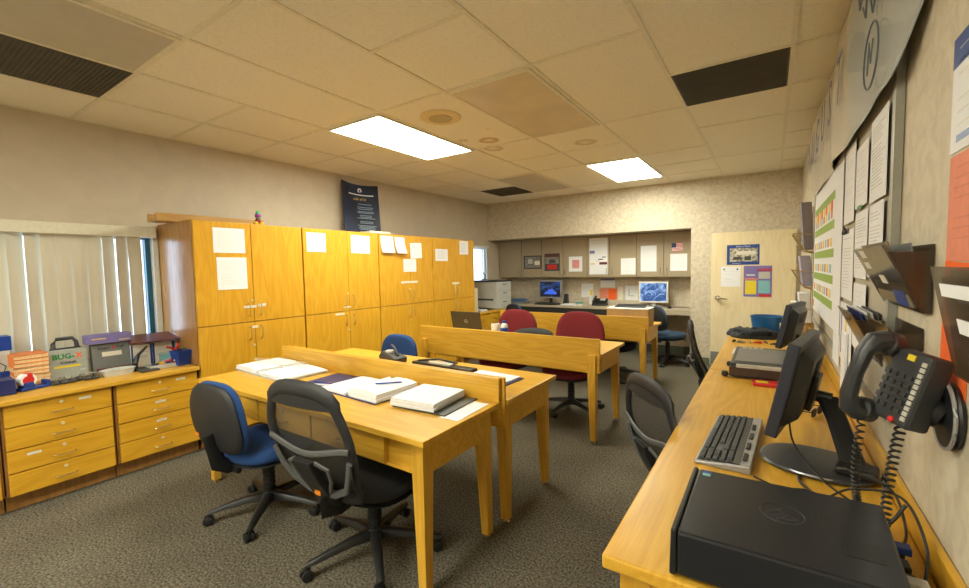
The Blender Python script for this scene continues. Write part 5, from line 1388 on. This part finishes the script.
# scanner/printer
o = thing('flatbed_scanner', 'low brown and cream desktop scanner across the right desk', 'scanner', (-.02, 3.03, zd), 0)
box('lower_body', M_copper, o, -.165, .165, -.30, .26, .008, .058, bevel=.005)
box('upper_body', M_char, o, -.160, .160, -.296, .26, .0585, .082, bevel=.004)
box('cream_bar', M_lgrey, o, -.13, .155, -.315, -.26, .060, .079, bevel=.003)
box('glass_lid', M_grey, o, -.14, .14, -.24, .20, .0825, .086, bevel=.002)
b = MB()
for k in range(4): b.box(-.12+.03*k, -.10+.03*k, .16, .19, .0862, .092)
b.build('buttons', M_lgrey, o)
for i, (px, py) in enumerate(((-.20, 3.02), (-.205, 2.74))):
    o = thing('cable_plug', ['black power plug beside the far side of the scanner', 'black power plug at the near corner of the scanner'][i], 'plug', (px, py, zd), .2*i, 'plugs by the scanner')
    b = MB(); b.cushion(.035, .04, .03, 3, .4, fn=lambda x, y, z: (x, y, z+.016)); b.build('plug', M_black, o, smooth=True)
    MB().tube([(.015, -.01, .012), (.06, -.035, .004), (.16, -.05, .004), (.24, -.03, .004)], .003, 6).build('lead', M_black, o, smooth=True)
tag(stack_mb(.24, .20, 3, .003, .01, 12).build('paper_stack', M_paper2, None, loc=(-.09, 3.52, zd)), 'cream papers on the desk behind the scanner', 'paper stack')
o = thing('desk_phone_base', 'small dark keypad handset lying on the papers behind the scanner', 'telephone', (-.10, 3.45, zd+.010), .1)
box('body', M_char, o, -.09, .06, -.05, .05, 0, .03, bevel=.006)
b = MB()
for i in range(5):
    for j in range(3): b.box(-.075+i*.022, -.06+i*.022, -.035+j*.024, -.02+j*.024, .0305, .034)
b.build('keys', M_lgrey, o)
# jacket heap
o = thing('black_jacket', 'crumpled black jacket heaped at the far end of the right desk', 'jacket', (-.12, 4.40, zd), -.1)
rj = random.Random(11)
def jf(x, y, z):
    zz = max(0, z)*(1+.35*math.sin(x*38+y*17)*math.cos(y*31)+.22*math.sin(x*71-y*23))
    return (x+.012*math.sin(y*40), y+.012*math.sin(x*33), zz)
MB().cushion(.38, .44, .10, 2.3, .45, fn=jf, nt_=64, nr=24).build('body', plain('jacket_cloth', (.012, .015, .022), .8, bump=.3, scale=60), o, smooth=True, ang=80)
MB().tube([(-.17, .05, .03), (-.10, -.10, .05), (.02, -.16, .04), (.10, -.13, .05), (.17, -.02, .03)], [.025, .04, .045, .04, .03], 10, sx=1, sy=.7).build('sleeve', bpy.data.materials['jacket_cloth'], o, smooth=True)
# keys / tools scatter
for i in range(7):
    a = rj.uniform(0, 3)
    o = thing('small_connector', ['black', 'grey', 'silver', 'red tipped', 'brown', 'dark', 'white'][i]+' cable adapter in the clutter before the jacket', 'adapter', (-.24+.055*i, 3.97+rj.uniform(-.05, .06), zd), a, 'adapters before the jacket')
    MB().tube([(-.03, 0, .008), (-.005, 0, .01), (.005, 0, .01), (.03, 0, .008)], [.005, .007, .009, .009], 8).build('adapter', [M_black, M_grey, M_chrome, M_red, M_maroon, M_char, M_paper][i], o, smooth=True)
o = thing('blue_bucket', 'blue oval tub standing behind the jacket at the end of the desk', 'tub', (-.02, 4.74, zd))
MB().lathe([(.01, 0), (.115, 0), (.13, .135), (.135, .135), (.135, .145), (.125, .145), (.108, .006), (.01, .006)], 28).build('tub', plain('tub_blue', (.01, .12, .34), .35), o, smooth=True)
o = thing('tissue_box', 'white tissue box with a raised tissue behind the blue tub', 'tissue box', (.125, 4.52, zd))
box('carton', M_white, o, -.05, .05, -.08, .08, 0, .10, bevel=.003)
MB().lathe([(.028, .1005), (.02, .12), (.03, .15), (.008, .175)], 9).build('tissue', M_paper, o)
# red packages and glasses
for (px, py, rz, lb) in ((-.01, 2.70-.06, .1, 'flat red packet with a yellow mark under the monitor edge'), (.155, 2.50, -.3, 'red triangular packet near the wall behind the monitor')):
    o = thing('red_packet', lb, 'packet', (px, py, zd), rz, 'red packets')
    box('packet', M_red, o, -.06, .06, -.05, .05, 0, .012, bevel=.003)
    box('printed_mark', M_yel if px < 0 else M_paper, o, -.045, .01, -.02, .03, .0122, .0128)
o = thing('safety_glasses', 'dark sunglasses lying on the desk behind the monitor', 'glasses', (.17, 2.20, zd), 1.2)
b = MB()
for s in (-1, 1):
    b.cushion(.055, .008, .034, 2.4, .5, fn=lambda x, y, z, s=s: (x+s*.033, y+.2*(x)**2, z+.02))
b.build('lenses', M_inkd, o, smooth=True)
b = MB(); b.tube([(-.062, 0, .028), (-.066, .06, .022), (-.06, .12, .008)], .0025, 6); b.tube([(.062, 0, .028), (.066, .06, .022), (.06, .12, .008)], .0025, 6); b.tube([(-.01, 0, .028), (.01, 0, .028)], .003, 6)
b.build('frame', M_black, o, smooth=True)
# cables behind the computer
cab_pts = [[(.27, 1.33, .80), (.22, 1.32, .735), (.13, 1.40, .735), (.08, 1.50, .735), (.10, 1.60, .735)],
           [(.24, 1.05, .76), (.265, 1.15, .80), (.25, 1.27, .84), (.18, 1.36, .80), (.14, 1.42, .74)],
           [(.235, 1.20, .75), (.262, 1.28, .76), (.258, 1.40, .80), (.20, 1.50, .79), (.16, 1.56, .76)],
           [(-.03, 1.46, .735), (.03, 1.42, .736), (.10, 1.44, .736), (.17, 1.38, .736), (.22, 1.34, .74)],
           [(.06, 1.75, .86), (.07, 1.62, .80), (.13, 1.48, .76), (.20, 1.36, .75), (.235, 1.22, .74)]]
for i, p in enumerate(cab_pts):
    # smooth through the points
    pts = []
    P4 = [Vector(q) for q in p]
    for k in range(len(P4)-1):
        a, b_, c_, d_ = P4[max(0, k-1)], P4[k], P4[k+1], P4[min(len(P4)-1, k+2)]
        for s in range(8):
            t = s/8; pts.append(.5*((2*b_)+(-a+c_)*t+(2*a-5*b_+4*c_-d_)*t*t+(-a+3*b_-3*c_+d_)*t**3))
    ob = MB().tube(pts, .0028 if i else .004, 7).build('cable', M_black, None, smooth=True)
    tag(ob, ['thick black cable from the wall to the monitor stand', 'black cable looping highest behind the slim computer', 'black cable looping low along the backsplash', 'thin black keyboard cable crossing the desk', 'thin black cable hanging from the near monitor'][i], 'cable', 'cables behind the computer')
